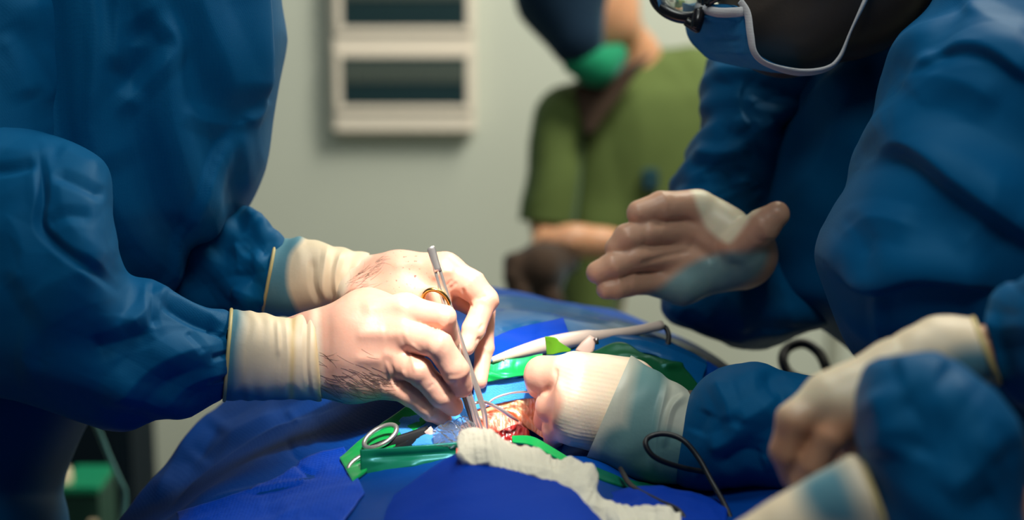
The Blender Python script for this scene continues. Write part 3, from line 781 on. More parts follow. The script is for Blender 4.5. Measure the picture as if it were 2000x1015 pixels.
cloth_tube('sleeve', [(-420,-260,60,-300,1.50,.09), (-330,-100,140,-120,1.47,.09), (-300,0,151,0,1.455,.09), (-300,100,152,100,1.45,.09), (-290,200,146,200,1.445,.09), (-280,290,138,280,1.44,.09), (-270,380,150,360,1.44,.09),(-250,480,160,430,1.43,.08)],
    'gown', gownA, nu=150, nv=150, amp=1.5, scale=8, fine=.15, seed=4, waves=[(1,.3,.08,6,2.1)], aniso=(1,1,.5), strokes=[([(60,-40),(75,90),(140,220)], 22, 8), ([(10,40),(90,150),(130,240)], 20, -5), ([(0,60),(60,200)], 14, 5)])
SA_STR = [
    ([(76,295),(85,380),(80,440),(115,482),(165,520),(225,568)], 5, -8, 'ridge'), ([(115,310),(128,420),(175,478),(235,528)], 24, 6, 'ridge'),
    ([(-30,332),(30,330),(76,322)], 5, -6, 'ridge'), ([(-30,285),(60,300),(110,290)], 14, 4, 'ridge'),
    ([(214,384),(160,366),(100,344)], 6, -6, 'ridge'), ([(205,325),(160,318),(110,290)], 10, 4, 'ridge'),
    ([(88,445),(130,425),(185,425)], 7, -4, 'ridge'), ([(30,600),(120,545),(215,505)], 26, 7, 'ridge'), ([(222,395),(236,470),(240,540)], 10, 5, 'ridge'),
    ([(300,545),(355,590),(440,632)], 8, 8, 'ridge'), ([(315,588),(372,620),(440,648)], 5, -7, 'ridge'),
    ([(200,800),(270,735),(340,692),(445,668)], 14, 11, 'ridge'), ([(180,690),(250,662),(300,648)], 10, -7, 'ridge'), ([(240,645),(285,605),(305,552)], 9, 7, 'ridge'),
    ([(310,800),(380,745),(446,722)], 8, 5, 'ridge'), ([(365,645),(395,690)], 5, -4, 'ridge'), ([(40,695),(130,690),(230,680)], 30, -6, 'soft'),
    ([(300,545),(296,600),(303,645)], 5, -6, 'ridge'), ([(0,400),(45,480),(30,570)], 16, 4, 'ridge'),
    ([(405,640),(447,660)], 3, -4, 'ridge'), ([(405,700),(447,690)], 3, -4, 'ridge'), ([(400,745),(445,735)], 3, -4, 'ridge')]
cloth_tube('sleeve', [(450,610,437,778,1.405,.032), (437,604,427,784,1.405,.038), (400,598,392,797,1.40,.045), (345,572,330,822,1.395,.055), (300,545,265,833,1.39,.062), (248,530,200,822,1.385,.07), (225,440,120,797,1.38,.08), (208,330,40,778,1.38,.09), (130,274,-40,770,1.39,.095), (30,240,-120,780,1.40,.10), (-120,200,-260,800,1.42,.10), (-230,260,-330,700,1.43,.06)],
    'gown', gownA, nu=260, nv=220, power=2.2, strokes=SA_STR, amp=1.8, scale=11, fine=0.2, seed=6, waves=[(.5,.8,.06,4,3.3)], caps=(False, True))
# far sleeve (left arm)
cloth_tube('sleeve', [(552,468,520,614,1.512,.033), (540,458,500,622,1.515,.040), (525,448,460,636,1.52,.05), (505,420,430,650,1.54,.06), (485,404,380,640,1.56,.07), (440,380,320,600,1.58,.08), (380,340,260,540,1.62,.08), (300,200,160,400,1.68,.08)],
    'gown', gownA, nu=150, nv=130, amp=2.2, scale=15, fine=0.3, seed=8, waves=[(.8,.6,.035,4,4.4)], caps=(False, True),
    strokes=[([(490,440),(540,450),(585,470)], 8, 7), ([(470,500),(500,480),(530,500)], 9, -6), ([(455,560),(500,580),(520,600)], 8, 6), ([(460,470),(470,540)], 8, 5), ([(480,410),(500,440)], 8, 6)])
# body under the gown
def body_mesh(name, parent, chains, mat='skin', h=0.008, ells=(), k=0.03):
    pc = [[C3(q) for q in ch] for ch in chains]
    E = [(P(*e[0]).astype(np.float32), e[1], e[2]) for e in ells]
    def f(p):
        D = None
        for ch in pc:
            for (a, ra), (b, rb) in zip(ch[:-1], ch[1:]):
                d = sd_cone(p, a, b, ra, rb); D = d if D is None else smin(D, d, k)
        for c, ax, r in E:
            d = sd_ell(p, c, ax, np.array(r, np.float32)); D = d if D is None else smin(D, d, 0.015)
        return D
    pts = [q for ch in pc for q in ch] + [(c, max(r)) for c, _, r in E]
    lo = np.min([c - r for c, r in pts], 0) - 2*h; hi = np.max([c + r for c, r in pts], 0) + 2*h
    V, F = surface_nets(f, lo, hi, h); V = smooth_mesh(V, F, 2)
    z = np.zeros(len(V))
    return mesh_obj(name, V, F, mat, parent, attrs={'latex': z, 'blood': z, 'blue': z}), V, F
I3 = np.eye(3)
body_mesh('body', sa, [
    [(60,-650,1.55,90),(60,-450,1.55,100),(80,-200,1.54,200),(60,300,1.54,210),(-110,800,1.54,180),(-130,1400,1.54,180)],
    [(-80,-150,1.50,110),(-80,150,1.46,100),(-40,480,1.42,90),(250,690,1.40,70),(430,695,1.41,42),(600,695,1.415,36),(720,690,1.425,26)],
    [(250,100,1.70,90),(330,430,1.63,60),(480,530,1.54,48),(600,545,1.50,38),(720,550,1.48,30)]], h=0.012,
    ells=[((110,-800,1.55), I3, (0.085, 0.095, 0.12)), ((215,-770,1.55), I3, (0.02, 0.018, 0.03))])
cp_, V_, F_ = body_mesh('surgical_cap', sa, [[(90,-870,1.55,190),(120,-880,1.55,190)]], 'cap_navy', 0.012)
mk_, V_, F_ = body_mesh('face_mask', sa, [[(170,-720,1.55,105),(200,-700,1.55,85)]], 'mask_blue', 0.010)
# near hand (right hand)
RH_PALM = [
    [(575,665,1.415,46),(700,630,1.405,46),(795,607,1.395,34)],
    [(575,685,1.412,48),(690,660,1.40,46),(788,652,1.388,34)],
    [(575,705,1.412,48),(690,700,1.40,46),(776,702,1.392,33)],
    [(575,728,1.415,46),(690,736,1.408,44),(762,748,1.402,31)],
    [(620,655,1.43,44),(720,616,1.425,46),(815,622,1.425,30)]]
RH_FING = [
    [(790,606,1.395,33),(866,619,1.377,24),(873,660,1.398,23),(880,698,1.414,19)],
    [(786,652,1.388,31),(857,674,1.364,28),(888,720,1.370,27),(901,754,1.383,22)],
    [(774,704,1.392,31),(818,724,1.374,27),(862,770,1.382,25),(885,793,1.392,20)],
    [(760,748,1.402,29),(798,766,1.388,24),(838,798,1.392,22),(866,817,1.40,17)],
    [(790,625,1.43,30),(850,655,1.43,24),(885,692,1.425,20)]]
RH_STR = [
    ([(700,600),(760,592),(800,600)], 16, 2.0), ([(690,655),(760,650)], 12, 1.3), ([(690,700),(750,703)], 10, 1.2),
    ([(745,690),(775,697)], 9, 1.0), ([(752,655),(800,650)], 10, 1.0), ([(800,668),(835,700)], 4, 0.9), ([(800,680),(812,730)], 4, 0.9), ([(786,720),(800,760)], 4, .9),
    ([(752,700),(770,760)], 3, 0.8), ([(763,708),(780,765)], 3, -0.8), ([(740,740),(752,775)], 3, 0.7), ([(780,640),(795,690),(790,730)], 5, -0.4),
    ([(640,600),(640,760)], 10, -1.0), ([(855,745),(868,735)], 2.5, -.6), ([(868,772),(882,758)], 2.5, -.6), ([(875,755),(889,742)],2.5,-.5), ([(845,735),(858,724)],2.5,-.5),
    ([(835,760),(848,748)], 2.5, -.6), ([(828,800),(840,786)],2.5,-.6), ([(842,812),(852,798)],2.5,-.6), ([(812,788),(822,776)],2.5,-.6)]
hr, HV, HF = make_hand('hand', sa, RH_PALM, RH_FING, 'glove', 0.0012, RH_STR, blue=[[(620,760),(660,772),(710,777),(755,772),(770,795),(620,800)]], latex=[
    [(608,600),(622,598),(628,690),(632,790),(608,790)]],
    label='right hand in a thin latex glove', wrinkle=0.4, kf=0.0045, kx=0.0006)
RC = glove_cuff('glove_cuff', hr, [(452,604,438,782,1.405,.036), (475,606,460,781,1.405,.036), (520,612,510,781,1.407,.035), (560,620,556,780,1.41,.034), (590,612,592,780,1.412,.033), (612,608,622,782,1.413,.033), (616,612,628,781,1.413,.031)],
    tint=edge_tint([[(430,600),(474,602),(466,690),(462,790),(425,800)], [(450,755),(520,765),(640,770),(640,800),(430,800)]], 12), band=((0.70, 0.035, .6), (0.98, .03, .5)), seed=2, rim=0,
    label='cream latex cuff pulled over the sleeve', wr=(0.45, 34), strokes=[([(556,612),(562,700),(556,778)], 6, 2), ([(600,608),(598,700),(606,778)], 4, -2), ([(540,620),(545,700)], 4, 1.5)])
# dark hair showing through the glove at the wrist
def hairs(parent, V, F, n, region, direction, seed, L=(14, 34), r=0.00013):
    tr = BVHTree.FromPolygons(V.tolist(), F.tolist()); g = np.random.default_rng(seed); parts = []
    def hit(x, y):
        loc, nor, _, _ = tr.ray_cast(Vector(CAM), Vector(ray(x, y)).normalized()); return None if loc is None else np.array(loc) + np.array(nor) * 0.0001
    for _ in range(n):
        x, y = region(g)
        a = math.radians(direction + g.normal(0, 8)); l = g.uniform(*L); cv = g.normal(0, 0.25)
        pts = []
        for s in np.linspace(0, 1, 5):
            h_ = hit(x + l * s * math.cos(a + cv * s), y + l * s * math.sin(a + cv * s))
            if h_ is None: break
            pts.append(h_)
        if len(pts) == 5: parts.append(tube(pts, [r, r, r, r*0.8, r*0.3], 4))
    o = mesh_obj('arm_hair', *merge(parts), 'hair', parent); o['kind'] = 'stuff'; o['label'] = 'dark hair pressed under the glove'
def reg1(g):
    while True:
        x, y = g.uniform(618, 745), g.uniform(640, 782)
        c = 775 - (745 - x) * 0.18 + (x-618)*0.05
        if g.random() < math.exp(-((y - (735 + (x - 618) * 0.22)) / 32) ** 2) * (0.35 + 0.65 * (x - 618) / 127): return x, y
hairs(hr, HV, HF, 130, reg1, 24, 3, L=(18, 48), r=0.000085)
# far hand (left hand)
LH_PALM = [
    [(680,548,1.495,46),(780,540,1.475,44),(868,530,1.46,37)],
    [(680,565,1.495,46),(780,562,1.485,44),(868,552,1.475,38)],
    [(680,580,1.50,42),(780,590,1.492,40),(860,585,1.488,34)],
    [(700,575,1.465,36),(790,580,1.462,34),(850,585,1.455,26)]]
LH_FING = [
    [(868,532,1.46,36),(920,556,1.452,29),(949,586,1.450,24),(926,640,1.440,22),(911,678,1.434,17)],
    [(866,556,1.475,34),(945,606,1.475,22),(946,680,1.466,18),(937,744,1.455,16)],
    [(850,585,1.455,26),(868,640,1.45,22),(890,700,1.445,17)]]
LH_STR = [([(902,560),(912,590),(925,600)], 4, -1.8), ([(840,545),(870,530),(890,535)], 7, 1.2), ([(870,560),(885,545)], 3, -1), ([(876,566),(893,550)], 3, -1),
    ([(930,585),(950,577)], 2.5, -.7), ([(934,645),(944,632)], 3, -1), ([(930,668),(936,658)], 3, -1), ([(760,520),(830,510)], 9, 1)]
hl, LV, LF = make_hand('hand', sa, LH_PALM, LH_FING, 'glove', 0.0012, LH_STR, latex=[[(670,490),(725,495),(690,530),(672,580),(655,580)]], blood=[(795,535,40), (825,520,22), (790,500,30)],
    label='left hand in a thin latex glove steadying the forceps', wrinkle=0.35)
glove_cuff('glove_cuff', hl, [(540,470,512,612,1.512,.038), (575,463,545,618,1.508,.037), (605,466,585,616,1.505,.035), (640,476,620,608,1.502,.034), (680,486,655,600,1.50,.033), (722,495,675,596,1.497,.031)],
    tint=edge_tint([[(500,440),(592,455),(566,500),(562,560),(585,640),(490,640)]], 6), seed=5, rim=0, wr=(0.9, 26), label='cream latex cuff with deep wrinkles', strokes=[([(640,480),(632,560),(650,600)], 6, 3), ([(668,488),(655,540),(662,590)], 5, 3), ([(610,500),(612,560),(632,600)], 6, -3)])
def reg2(g):
    x = g.uniform(672, 740); return x, 555 - (x - 672) * 0.75 + abs(g.normal(0, 16)) 
hairs(hl, LV, LF, 60, reg2, -35, 4, r=0.00008)

# ================================================================== right surgeon
sb = empty('surgeon', (0.42, 1.62, 0), 'surgeon in blue gown on the right, leaning in with mask and glasses', 'person')
B_STR = [
    ([(1715,90),(1640,250),(1585,350),(1535,425),(1500,540)], 30, 20, 'ridge'), ([(1475,315),(1560,235),(1655,130)], 14, 7, 'step'),
    ([(1740,200),(1660,360),(1600,480),(1570,590)], 22, -8, 'ridge'), ([(1560,300),(1520,420)], 14, 3, 'ridge')]
gownB = cloth_tube('gown', [(1720,-220,2300,-300,1.66,.10), (1690,-100,2300,-160,1.66,.11), (1650,0,2300,-40,1.67,.11), (1600,70,2300,40,1.69,.11), (1565,120,2280,90,1.70,.12), (1532,175,2260,150,1.70,.12), (1506,232,2250,215,1.70,.12), (1490,290,2240,290,1.70,.12), (1486,400,2230,400,1.70,.12), (1490,500,2220,500,1.70,.12), (1505,570,2220,560,1.70,.12), (1560,610,2220,620,1.70,.12), (1632,652,2220,680,1.70,.12), (1690,702,2220,740,1.70,.12), (1740,800,2220,840,1.70,.12), (1780,1000,2220,1000,1.72,.13), (1800,2000,2220,2000,1.72,.14), (1800,2900,2220,2900,1.72,.14)],
    'gown', sb, nu=300, nv=220, power=2.6, strokes=B_STR, amp=1.2, scale=8, fine=0.1, seed=11, waves=[(.85,.5,.10,6,5.2)])
gownB['label'] = 'blue non-woven surgical gown'
BN_STR = [
    ([(2060,500),(1960,430),(1870,362),(1770,290),(1690,318)], 30, 21, 'step'), ([(2040,180),(1940,105),(1850,100),(1780,160)], 22, 14, 'step'),
    ([(1900,10),(1850,60),(1830,130)], 18, -8, 'soft'), ([(1760,190),(1800,160),(1880,165),(1960,210)], 20, 8, 'ridge'), ([(1775,70),(1745,150),(1712,250),(1680,330)], 8, 5, 'ridge'),
    ([(1960,560),(1880,548),(1790,540),(1700,560),(1630,520)], 20, 16, 'step'), ([(1713,560),(1717,630),(1730,695)], 8, 6, 'ridge'), ([(1640,470),(1710,430),(1800,450)], 14, 6, 'ridge'),
    ([(1650,420),(1690,480),(1700,550)], 12, -5, 'ridge'), ([(1870,20),(1960,60),(2020,70)], 14, 6, 'ridge'), ([(1960,330),(1930,420),(1860,500)], 16, 5, 'ridge')]
cloth_tube('sleeve', [(1960,-330,2500,-250,1.50,.08), (1900,-150,2440,-80,1.44,.12), (1836,0,2420,60,1.40,.13), (1764,70,2420,120,1.385,.135), (1738,150,2420,200,1.38,.135), (1700,260,2420,300,1.375,.135), (1668,335,2420,380,1.37,.135), (1636,420,2420,460,1.365,.13), (1602,500,2420,540,1.36,.125), (1612,565,2420,600,1.36,.12), (1640,640,2420,680,1.36,.11), (1690,705,2420,760,1.37,.10), (1760,770,2420,830,1.38,.09), (1860,830,2300,880,1.39,.06)],
    'gown', gownB, nu=220, nv=220, power=2.5, strokes=BN_STR, amp=1.2, scale=5, fine=0.15, seed=13, waves=[(.6,.8,.11,4,6.1)])
# far arm sleeve
BF_STR = [([(1345,290),(1400,300),(1470,290)], 8, 6), ([(1330,330),(1390,320),(1470,330)], 8, -6), ([(1320,355),(1400,330),(1480,365)], 8, 6), ([(1370,345),(1400,332),(1440,350)], 6, -6), ([(1440,340),(1480,400)], 8, 6), ([(1395,240),(1440,260),(1480,240)], 8, -5), ([(1452,150),(1445,210),(1470,262)], 9, 4, 'step'), ([(1450,150),(1475,215),(1530,265)], 12, 4, 'ridge'), ([(1300,590),(1360,620),(1400,610)], 8, 6), ([(1400,560),(1440,600),(1460,660)], 12, 6), ([(1330,610),(1400,650)], 7, -5), ([(1480,560),(1540,610),(1560,650)], 12, 5)]
cloth_tube('sleeve', [(1420,92,1640,80,1.70,.04), (1384,122,1640,115,1.70,.06), (1366,195,1600,190,1.70,.065), (1371,240,1540,240,1.69,.065), (1345,290,1540,290,1.69,.065), (1326,330,1540,330,1.695,.065), (1310,368,1545,365,1.70,.065), (1300,450,1550,440,1.70,.065), (1284,520,1560,510,1.70,.065), (1284,585,1618,580,1.70,.07), (1312,622,1628,610,1.70,.07), (1370,650,1620,632,1.70,.06), (1418,672,1560,654,1.70,.05), (1450,684,1500,680,1.70,.02)],
    'gown', gownB, nu=170, nv=170, power=2.4, strokes=BF_STR, amp=3.0, scale=16, fine=0.3, seed=15, waves=[(.3,1,.035,4,7.3)])
# near forearm sleeve
cloth_tube('sleeve', [(1350,768,1322,940,1.405,.036), (1372,742,1345,948,1.40,.042), (1405,720,1390,956,1.395,.05), (1470,706,1465,952,1.39,.055), (1545,730,1540,962,1.385,.058), (1640,735,1650,975,1.375,.06), (1760,700,1790,980,1.37,.065), (1880,700,1930,980,1.37,.06), (1960,700,2000,960,1.38,.04)],
    'gown', gownB, nu=150, nv=130, amp=2.0, scale=13, fine=0.2, seed=17, waves=[(.9,.4,.05,5,8.2)], caps=(False, True),
    strokes=[([(1395,735),(1420,790),(1425,830)], 8, 6), ([(1500,720),(1510,770),(1540,790)], 10, -6), ([(1440,830),(1490,800),(1530,770)], 12, 8), ([(1380,880),(1430,860),(1450,820)], 10, 6), ([(1400,920),(1450,880),(1520,900)], 10, -6), ([(1480,900),(1540,880)], 10, 6), ([(1360,850),(1385,800)], 8, -4)])
# far hand: open palm
BR_PALM = [
    [(1478,512,1.65,34),(1465,492,1.58,42),(1362,408,1.570,30)], [(1465,500,1.585,42),(1340,452,1.572,30)], [(1455,510,1.585,42),(1312,503,1.570,30)],
    [(1440,520,1.585,40),(1330,555,1.575,34),(1285,552,1.570,27)], [(1465,480,1.565,36),(1420,440,1.57,28),(1385,410,1.575,22)], [(1430,500,1.575,40),(1390,470,1.578,34)]]
BR_FING = [
    [(1362,404,1.570,34),(1292,404,1.555,30),(1248,416,1.548,25)],
    [(1340,448,1.572,31),(1265,452,1.552,28),(1225,464,1.545,27),(1203,484,1.545,22)],
    [(1312,500,1.570,29),(1240,502,1.548,27),(1198,518,1.540,25),(1166,532,1.540,22)],
    [(1288,550,1.570,26),(1230,553,1.552,24),(1205,560,1.545,23),(1184,565,1.542,20)],
    [(1440,478,1.560,40),(1490,440,1.545,33),(1517,418,1.540,26)]]
br, BV, BF = make_hand('hand', sb, BR_PALM, BR_FING, 'glove_b', 0.0015, [([(1270,440),(1330,430),(1370,440)], 6, -1.5), ([(1240,520),(1300,500),(1350,490)], 6, -1.5), ([(1340,470),(1400,510)], 12, -3)],
    latex=[[(1350,355),(1410,366),(1480,400),(1465,425),(1440,460),(1420,474),(1385,450),(1368,420),(1358,390)]], blue=[[(1255,585),(1290,560),(1340,520),(1400,495),(1450,492),(1500,490),(1480,540),(1400,580),(1310,600)]],
    label='right hand in a latex glove, open palm with spread thumb', wrinkle=0.3)
# near hand: fist holding a retractor
BL_PALM = [[(1240,762,1.42,52),(1130,735,1.40,44)], [(1235,800,1.415,56),(1120,785,1.39,46)], [(1220,845,1.42,54),(1125,830,1.395,40)], [(1190,800,1.41,58),(1130,790,1.40,46)], [(1225,735,1.43,34),(1120,722,1.42,34)]]
BL_FING = [
    [(1128,736,1.40,42),(1062,733,1.412,38),(1055,752,1.45,28)],
    [(1118,785,1.392,42),(1078,793,1.405,32),(1066,818,1.44,24)],
    [(1122,828,1.395,36),(1086,838,1.408,26),(1082,858,1.44,20)]]
bl, BV, BF = make_hand('hand', sb, BL_PALM, BL_FING, 'glove', 0.0014, [([(1085,712),(1082,745),(1060,775)], 6, -2.5), ([(1095,730),(1090,780),(1080,850)], 8, 1.5)],
    latex=[[(1092,690),(1150,682),(1260,690),(1240,800),(1200,930),(1090,930),(1082,860),(1100,780),(1085,740)]], label='left hand in a ribbed latex glove, closed into a fist', wrinkle=0.2, ribs=0.10)
glove_cuff('glove_cuff', bl, [(1232,694,1140,905,1.412,.040), (1248,703,1178,915,1.41,.038), (1290,728,1225,935,1.41,.037), (1330,752,1275,945,1.408,.037), (1352,766,1310,945,1.405,.037), (1366,770,1330,942,1.404,.036)],
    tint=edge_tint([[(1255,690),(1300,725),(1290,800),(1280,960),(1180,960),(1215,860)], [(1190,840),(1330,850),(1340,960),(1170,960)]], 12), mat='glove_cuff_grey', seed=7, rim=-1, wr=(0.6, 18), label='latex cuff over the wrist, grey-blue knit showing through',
    strokes=[([(1305,740),(1285,830),(1275,930)], 6, 2.5), ([(1345,770),(1310,800),(1295,880)], 6, 3)])
# head
ax = np.array([-0.80, -0.18, -0.57]); ax /= np.linalg.norm(ax); up_ = np.array([-0.5, 0.0, 0.8]); up_ -= ax * (up_ @ ax); up_ /= np.linalg.norm(up_); sd_ = np.cross(ax, up_)
HA = np.stack([ax, sd_, up_])
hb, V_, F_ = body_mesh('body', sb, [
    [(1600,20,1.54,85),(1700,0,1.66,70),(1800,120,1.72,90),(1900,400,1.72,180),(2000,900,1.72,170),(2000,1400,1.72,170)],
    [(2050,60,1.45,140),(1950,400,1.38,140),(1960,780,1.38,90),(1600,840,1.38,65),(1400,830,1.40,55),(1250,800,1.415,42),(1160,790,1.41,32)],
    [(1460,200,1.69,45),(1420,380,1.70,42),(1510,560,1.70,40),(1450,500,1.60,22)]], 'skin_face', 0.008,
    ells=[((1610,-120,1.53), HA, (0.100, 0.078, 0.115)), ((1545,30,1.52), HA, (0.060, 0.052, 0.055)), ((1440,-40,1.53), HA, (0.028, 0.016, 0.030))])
# the dark jaw side is the same body; mask, edge, glasses and cap are worn on it
mask = patch('face_mask', [(1335,18,1.54),(1342,70,1.535),(1366,100,1.53),(1392,118,1.525),(1440,130,1.515),(1500,140,1.505),(1565,149,1.50)], [(1392,8,1.475),(1430,10,1.455),(1455,30,1.445),(1466,70,1.44),(1474,105,1.44),(1505,127,1.445),(1565,143,1.455)], 'mask_blue', sb, thick=0.003, amp=0.8, scale=30, nu=60, nv=30, bulge=0.012,
     strokes=[([(1365,30),(1440,40)], 4, 2), ([(1370,75),(1450,80)], 5, -2), ([(1380,100),(1460,105)], 5, 2)], label='pleated blue face mask')
mesh_obj('mask_edge', *tube([P(1360,14,1.50), P(1400,24,1.468), P(1436,24,1.447), P(1452,22,1.443)], .0042, 8, 30, flat=.5), 'mask_white', mask)
mesh_obj('mask_tie', *tube([P(1446,2,1.445), P(1460,28,1.44), P(1466,70,1.436), P(1474,104,1.436), P(1500,126,1.44), P(1560,141,1.45), P(1612,135,1.455), P(1640,112,1.455), P(1662,60,1.45), P(1690,0,1.45), P(1715,-60,1.46)], [.0035,.0044,.0046,.0040,.004,.0062,.0060,.0055,.0034,.006,.007], 8, 90, flat=.35), 'mask_white', mask)
gl = mesh_obj('glasses', *merge([
    tube([P(1330+52*math.cos(a_), -4+38*math.sin(a_)+10*math.cos(a_), 1.50 - .01*math.cos(a_)) for a_ in np.linspace(0, 2*np.pi, 13)[:-1]], .0058, 8, 60, True),
    tube([P(1366,20,1.488), P(1362,40,1.486), P(1358,56,1.486)], [.005,.006,.005], 8, 12),
    tube([P(1340,42,1.49), P(1360,54,1.487), P(1368,58,1.486)], [.004,.0045,.003], 8, 12),
    tube([P(1380,8,1.478), P(1480,-40,1.44), P(1620,-90,1.435), P(1720,-100,1.44)], .0026, 8, 30)]), 'glasses_black', sb)
gl['label'] = 'black framed glasses'
mesh_obj('lens', *tube([P(1330,-4,1.501), P(1330,-4,1.4995)], [46*1.5/FPX]*2, 40), 'lens_glass', gl)
body_mesh('surgical_cap', sb, [[(1640,-210,1.53,215),(1720,-190,1.53,190)]], 'gown', 0.010)

# ================================================================== assistant at the right edge, near the camera
sca = empty('assistant', (0.62, 1.0, 0), 'assistant in blue gown at the right edge, gloved hands close to the camera', 'person')
gownC = cloth_tube('gown', [(2230,-500,2800,-500,1.02,.08),(2180,-250,2950,-250,1.02,.12),(2170,200,3000,200,1.02,.13),(2160,700,3000,700,1.02,.13),(2150,1200,3000,1200,1.02,.14),(2150,2500,3000,2500,1.05,.15),(2150,4400,3000,4400,1.1,.15)], 'gown', sca, nu=120, nv=100, amp=4, scale=9, seed=21)
gownC['label'] = 'blue surgical gown'
# upper arm sleeve coming in from the right behind the near sleeve
cloth_tube('sleeve', [(1925,610,1955,760,1.12,.026), (1950,560,1985,790,1.12,.032), (2000,540,2040,800,1.10,.04), (2080,500,2120,800,1.08,.05), (2200,440,2260,800,1.05,.06), (2330,420,2400,760,1.02,.05)], 'gown', gownC, nu=90, nv=90, amp=3, scale=18, seed=23, caps=(False, True))
cloth_tube('sleeve', [(1770,690,1840,688,1.035,.012), (1718,700,1872,708,1.03,.03), (1690,725,1900,735,1.03,.045), (1674,780,1942,780,1.025,.055), (1674,850,1978,850,1.02,.06), (1688,930,1992,930,1.015,.06), (1708,1015,1990,1015,1.01,.06), (1730,1120,2040,1120,1.01,.06), (1850,1260,2200,1160,1.01,.06), (2100,1320,2350,1100,1.01,.06)], 'gown', gownC, nu=150, nv=150, amp=3, scale=16, seed=25,
    strokes=[([(1700,760),(1730,820),(1720,900)], 18, 8), ([(1740,720),(1800,700),(1860,720)], 20, 6), ([(1750,770),(1800,830),(1780,900)], 20, -7), ([(1850,730),(1900,800),(1960,900)], 22, 7), ([(1850,980),(1920,900),(1960,870)], 22, 7), ([(1880,1000),(1950,960)], 18, -7)])
C1P = [[(1850,695,1.11,52),(1760,725,1.105,56),(1620,775,1.10,50)], [(1760,740,1.105,56),(1660,800,1.095,50)], [(1740,760,1.11,54),(1690,830,1.10,44)]]
C1F = [[(1612,778,1.10,46),(1553,820,1.095,36),(1534,880,1.10,30),(1548,935,1.11,23)], [(1655,805,1.095,44),(1622,850,1.09,34),(1590,905,1.095,30),(1562,945,1.10,22)], [(1690,830,1.10,40),(1680,880,1.10,30),(1640,930,1.11,26)]]
c1, V_, F_ = make_hand('hand', sca, C1P, C1F, 'glove_pale', 0.002, [], latex=[], label='gloved hand with fingers pointing down', wrinkle=0.2)
mm_ = c1.data.attributes['latex'].data
pix, _ = PIX(V_); lv = np.clip((830 - pix[:, 1]) / 60, 0, 1)
c1.data.materials.clear(); c1.data.materials.append(MATS['glove_c'] if 'glove_c' in MATS else MATS['glove'])
mm_.foreach_set('value', lv.astype(np.float32))
glove_cuff('glove_cuff', c1, [(1740,660,1760,800,1.107,.026), (1800,626,1830,775,1.108,.027), (1850,616,1900,760,1.11,.028), (1885,618,1935,748,1.112,.028), (1900,622,1950,745,1.113,.029)], tint=edge_tint([[(1860,690),(1950,690),(1960,780),(1850,780)]], 20), seed=9, rim=-1, rimr=0.002, wr=(0.5, 12), nu=60, nv=60)
C2P = [[(1640,1010,1.03,70),(1500,1090,1.03,72),(1420,1150,1.03,60)], [(1520,1110,1.03,60),(1440,1190,1.03,50)]]
C2F = [[(1420,1150,1.03,45),(1330,1190,1.03,38),(1290,1240,1.04,30)], [(1440,1190,1.03,45),(1370,1240,1.03,36),(1330,1290,1.04,30)]]
c2, V_, F_ = make_hand('hand', sca, C2P, C2F, 'glove', 0.002, [], label='gloved hand low in the corner', wrinkle=0.2)
pix, _ = PIX(V_); c2.data.attributes['latex'].data.foreach_set('value', np.ones(len(V_), np.float32))
glove_cuff('glove_cuff', c2, [(1690,905,1760,1100,1.02,.030), (1662,890,1735,1085,1.022,.030), (1610,915,1680,1100,1.025,.029), (1558,945,1625,1130,1.03,.028), (1500,980,1560,1160,1.03,.027), (1440,1018,1500,1190,1.03,.026), (1400,1050,1450,1210,1.03,.025)], tint=edge_tint([[(1560,940),(1640,905),(1680,1020),(1600,1020)]], 25), seed=10, rim=1, rimr=0.002, wr=(0.5, 12), nu=60, nv=60)
body_mesh('body', sca, [[(2560,-900,1.02,180),(2560,-600,1.02,130),(2560,-200,1.02,250),(2560,900,1.04,300),(2560,2000,1.08,260)],
   [(2380,-100,1.02,120),(2330,600,1.04,80),(2080,650,1.10,44),(1950,680,1.12,34),(1880,695,1.115,34),(1760,725,1.11,36)], [(2380,0,1.02,120),(2260,1180,1.01,90),(1860,960,1.015,80),(1640,1010,1.03,44)]], 'skin', 0.012, ells=[((2560,-1000,1.02), I3, (0.08, 0.095, 0.12))])
body_mesh('surgical_cap', sca, [[(2560,-1100,1.02,270),(2600,-1100,1.02,270)]], 'gown', 0.014)

# ================================================================== person in green scrubs in the background
DD = 3.0
sd = empty('nurse', (P(1260, 600, DD)[0], P(1260, 600, DD)[1], 0), 'person in green scrubs with dark cap and green mask, standing in the background', 'person')
scrub = cloth_tube('scrub_top', [(1230,98,1400,90,DD,.03), (1180,125,1440,112,DD,.07), (1110,165,1470,150,DD,.10), (1075,200,1480,190,DD,.12), (1070,280,1480,280,DD,.13), (1075,380,1440,380,DD,.13), (1080,450,1330,450,DD,.13), (1088,520,1245,520,DD,.12), (1088,600,1212,600,DD,.12), (1080,760,1215,760,DD,.12), (1080,900,1215,900,DD,.12)], 'scrub_green', sd, nu=110, nv=110, amp=6, scale=5, seed=31, aniso=(1,1,.4))
cloth_tube('sleeve', [(1120,160,1180,160,DD-.02,.04), (1078,178,1170,190,DD-.04,.06), (1046,215,1150,230,DD-.06,.07), (1034,290,1140,300,DD-.08,.075), (1024,370,1135,375,DD-.09,.075), (1014,430,1125,440,DD-.10,.07)], 'scrub_green', scrub, nu=60, nv=60, amp=4, scale=6, seed=33)
cloth_tube('sleeve', [(1380,120,1460,110,DD-.02,.05), (1400,180,1520,160,DD-.04,.07), (1420,300,1530,300,DD-.05,.08), (1410,440,1520,440,DD-.07,.08)], 'scrub_green', scrub, nu=60, nv=60, amp=4, scale=6, seed=34)
cloth_tube('scrub_trousers', [(1080,860,1215,860,DD,.12), (1080,1000,1215,1000,DD,.12), (1085,1300,1210,1300,DD,.11), (1090,1750,1205,1750,DD,.09)], 'scrub_green', sd, nu=60, nv=60, amp=6, scale=5, seed=35, aniso=(1,1,.4))
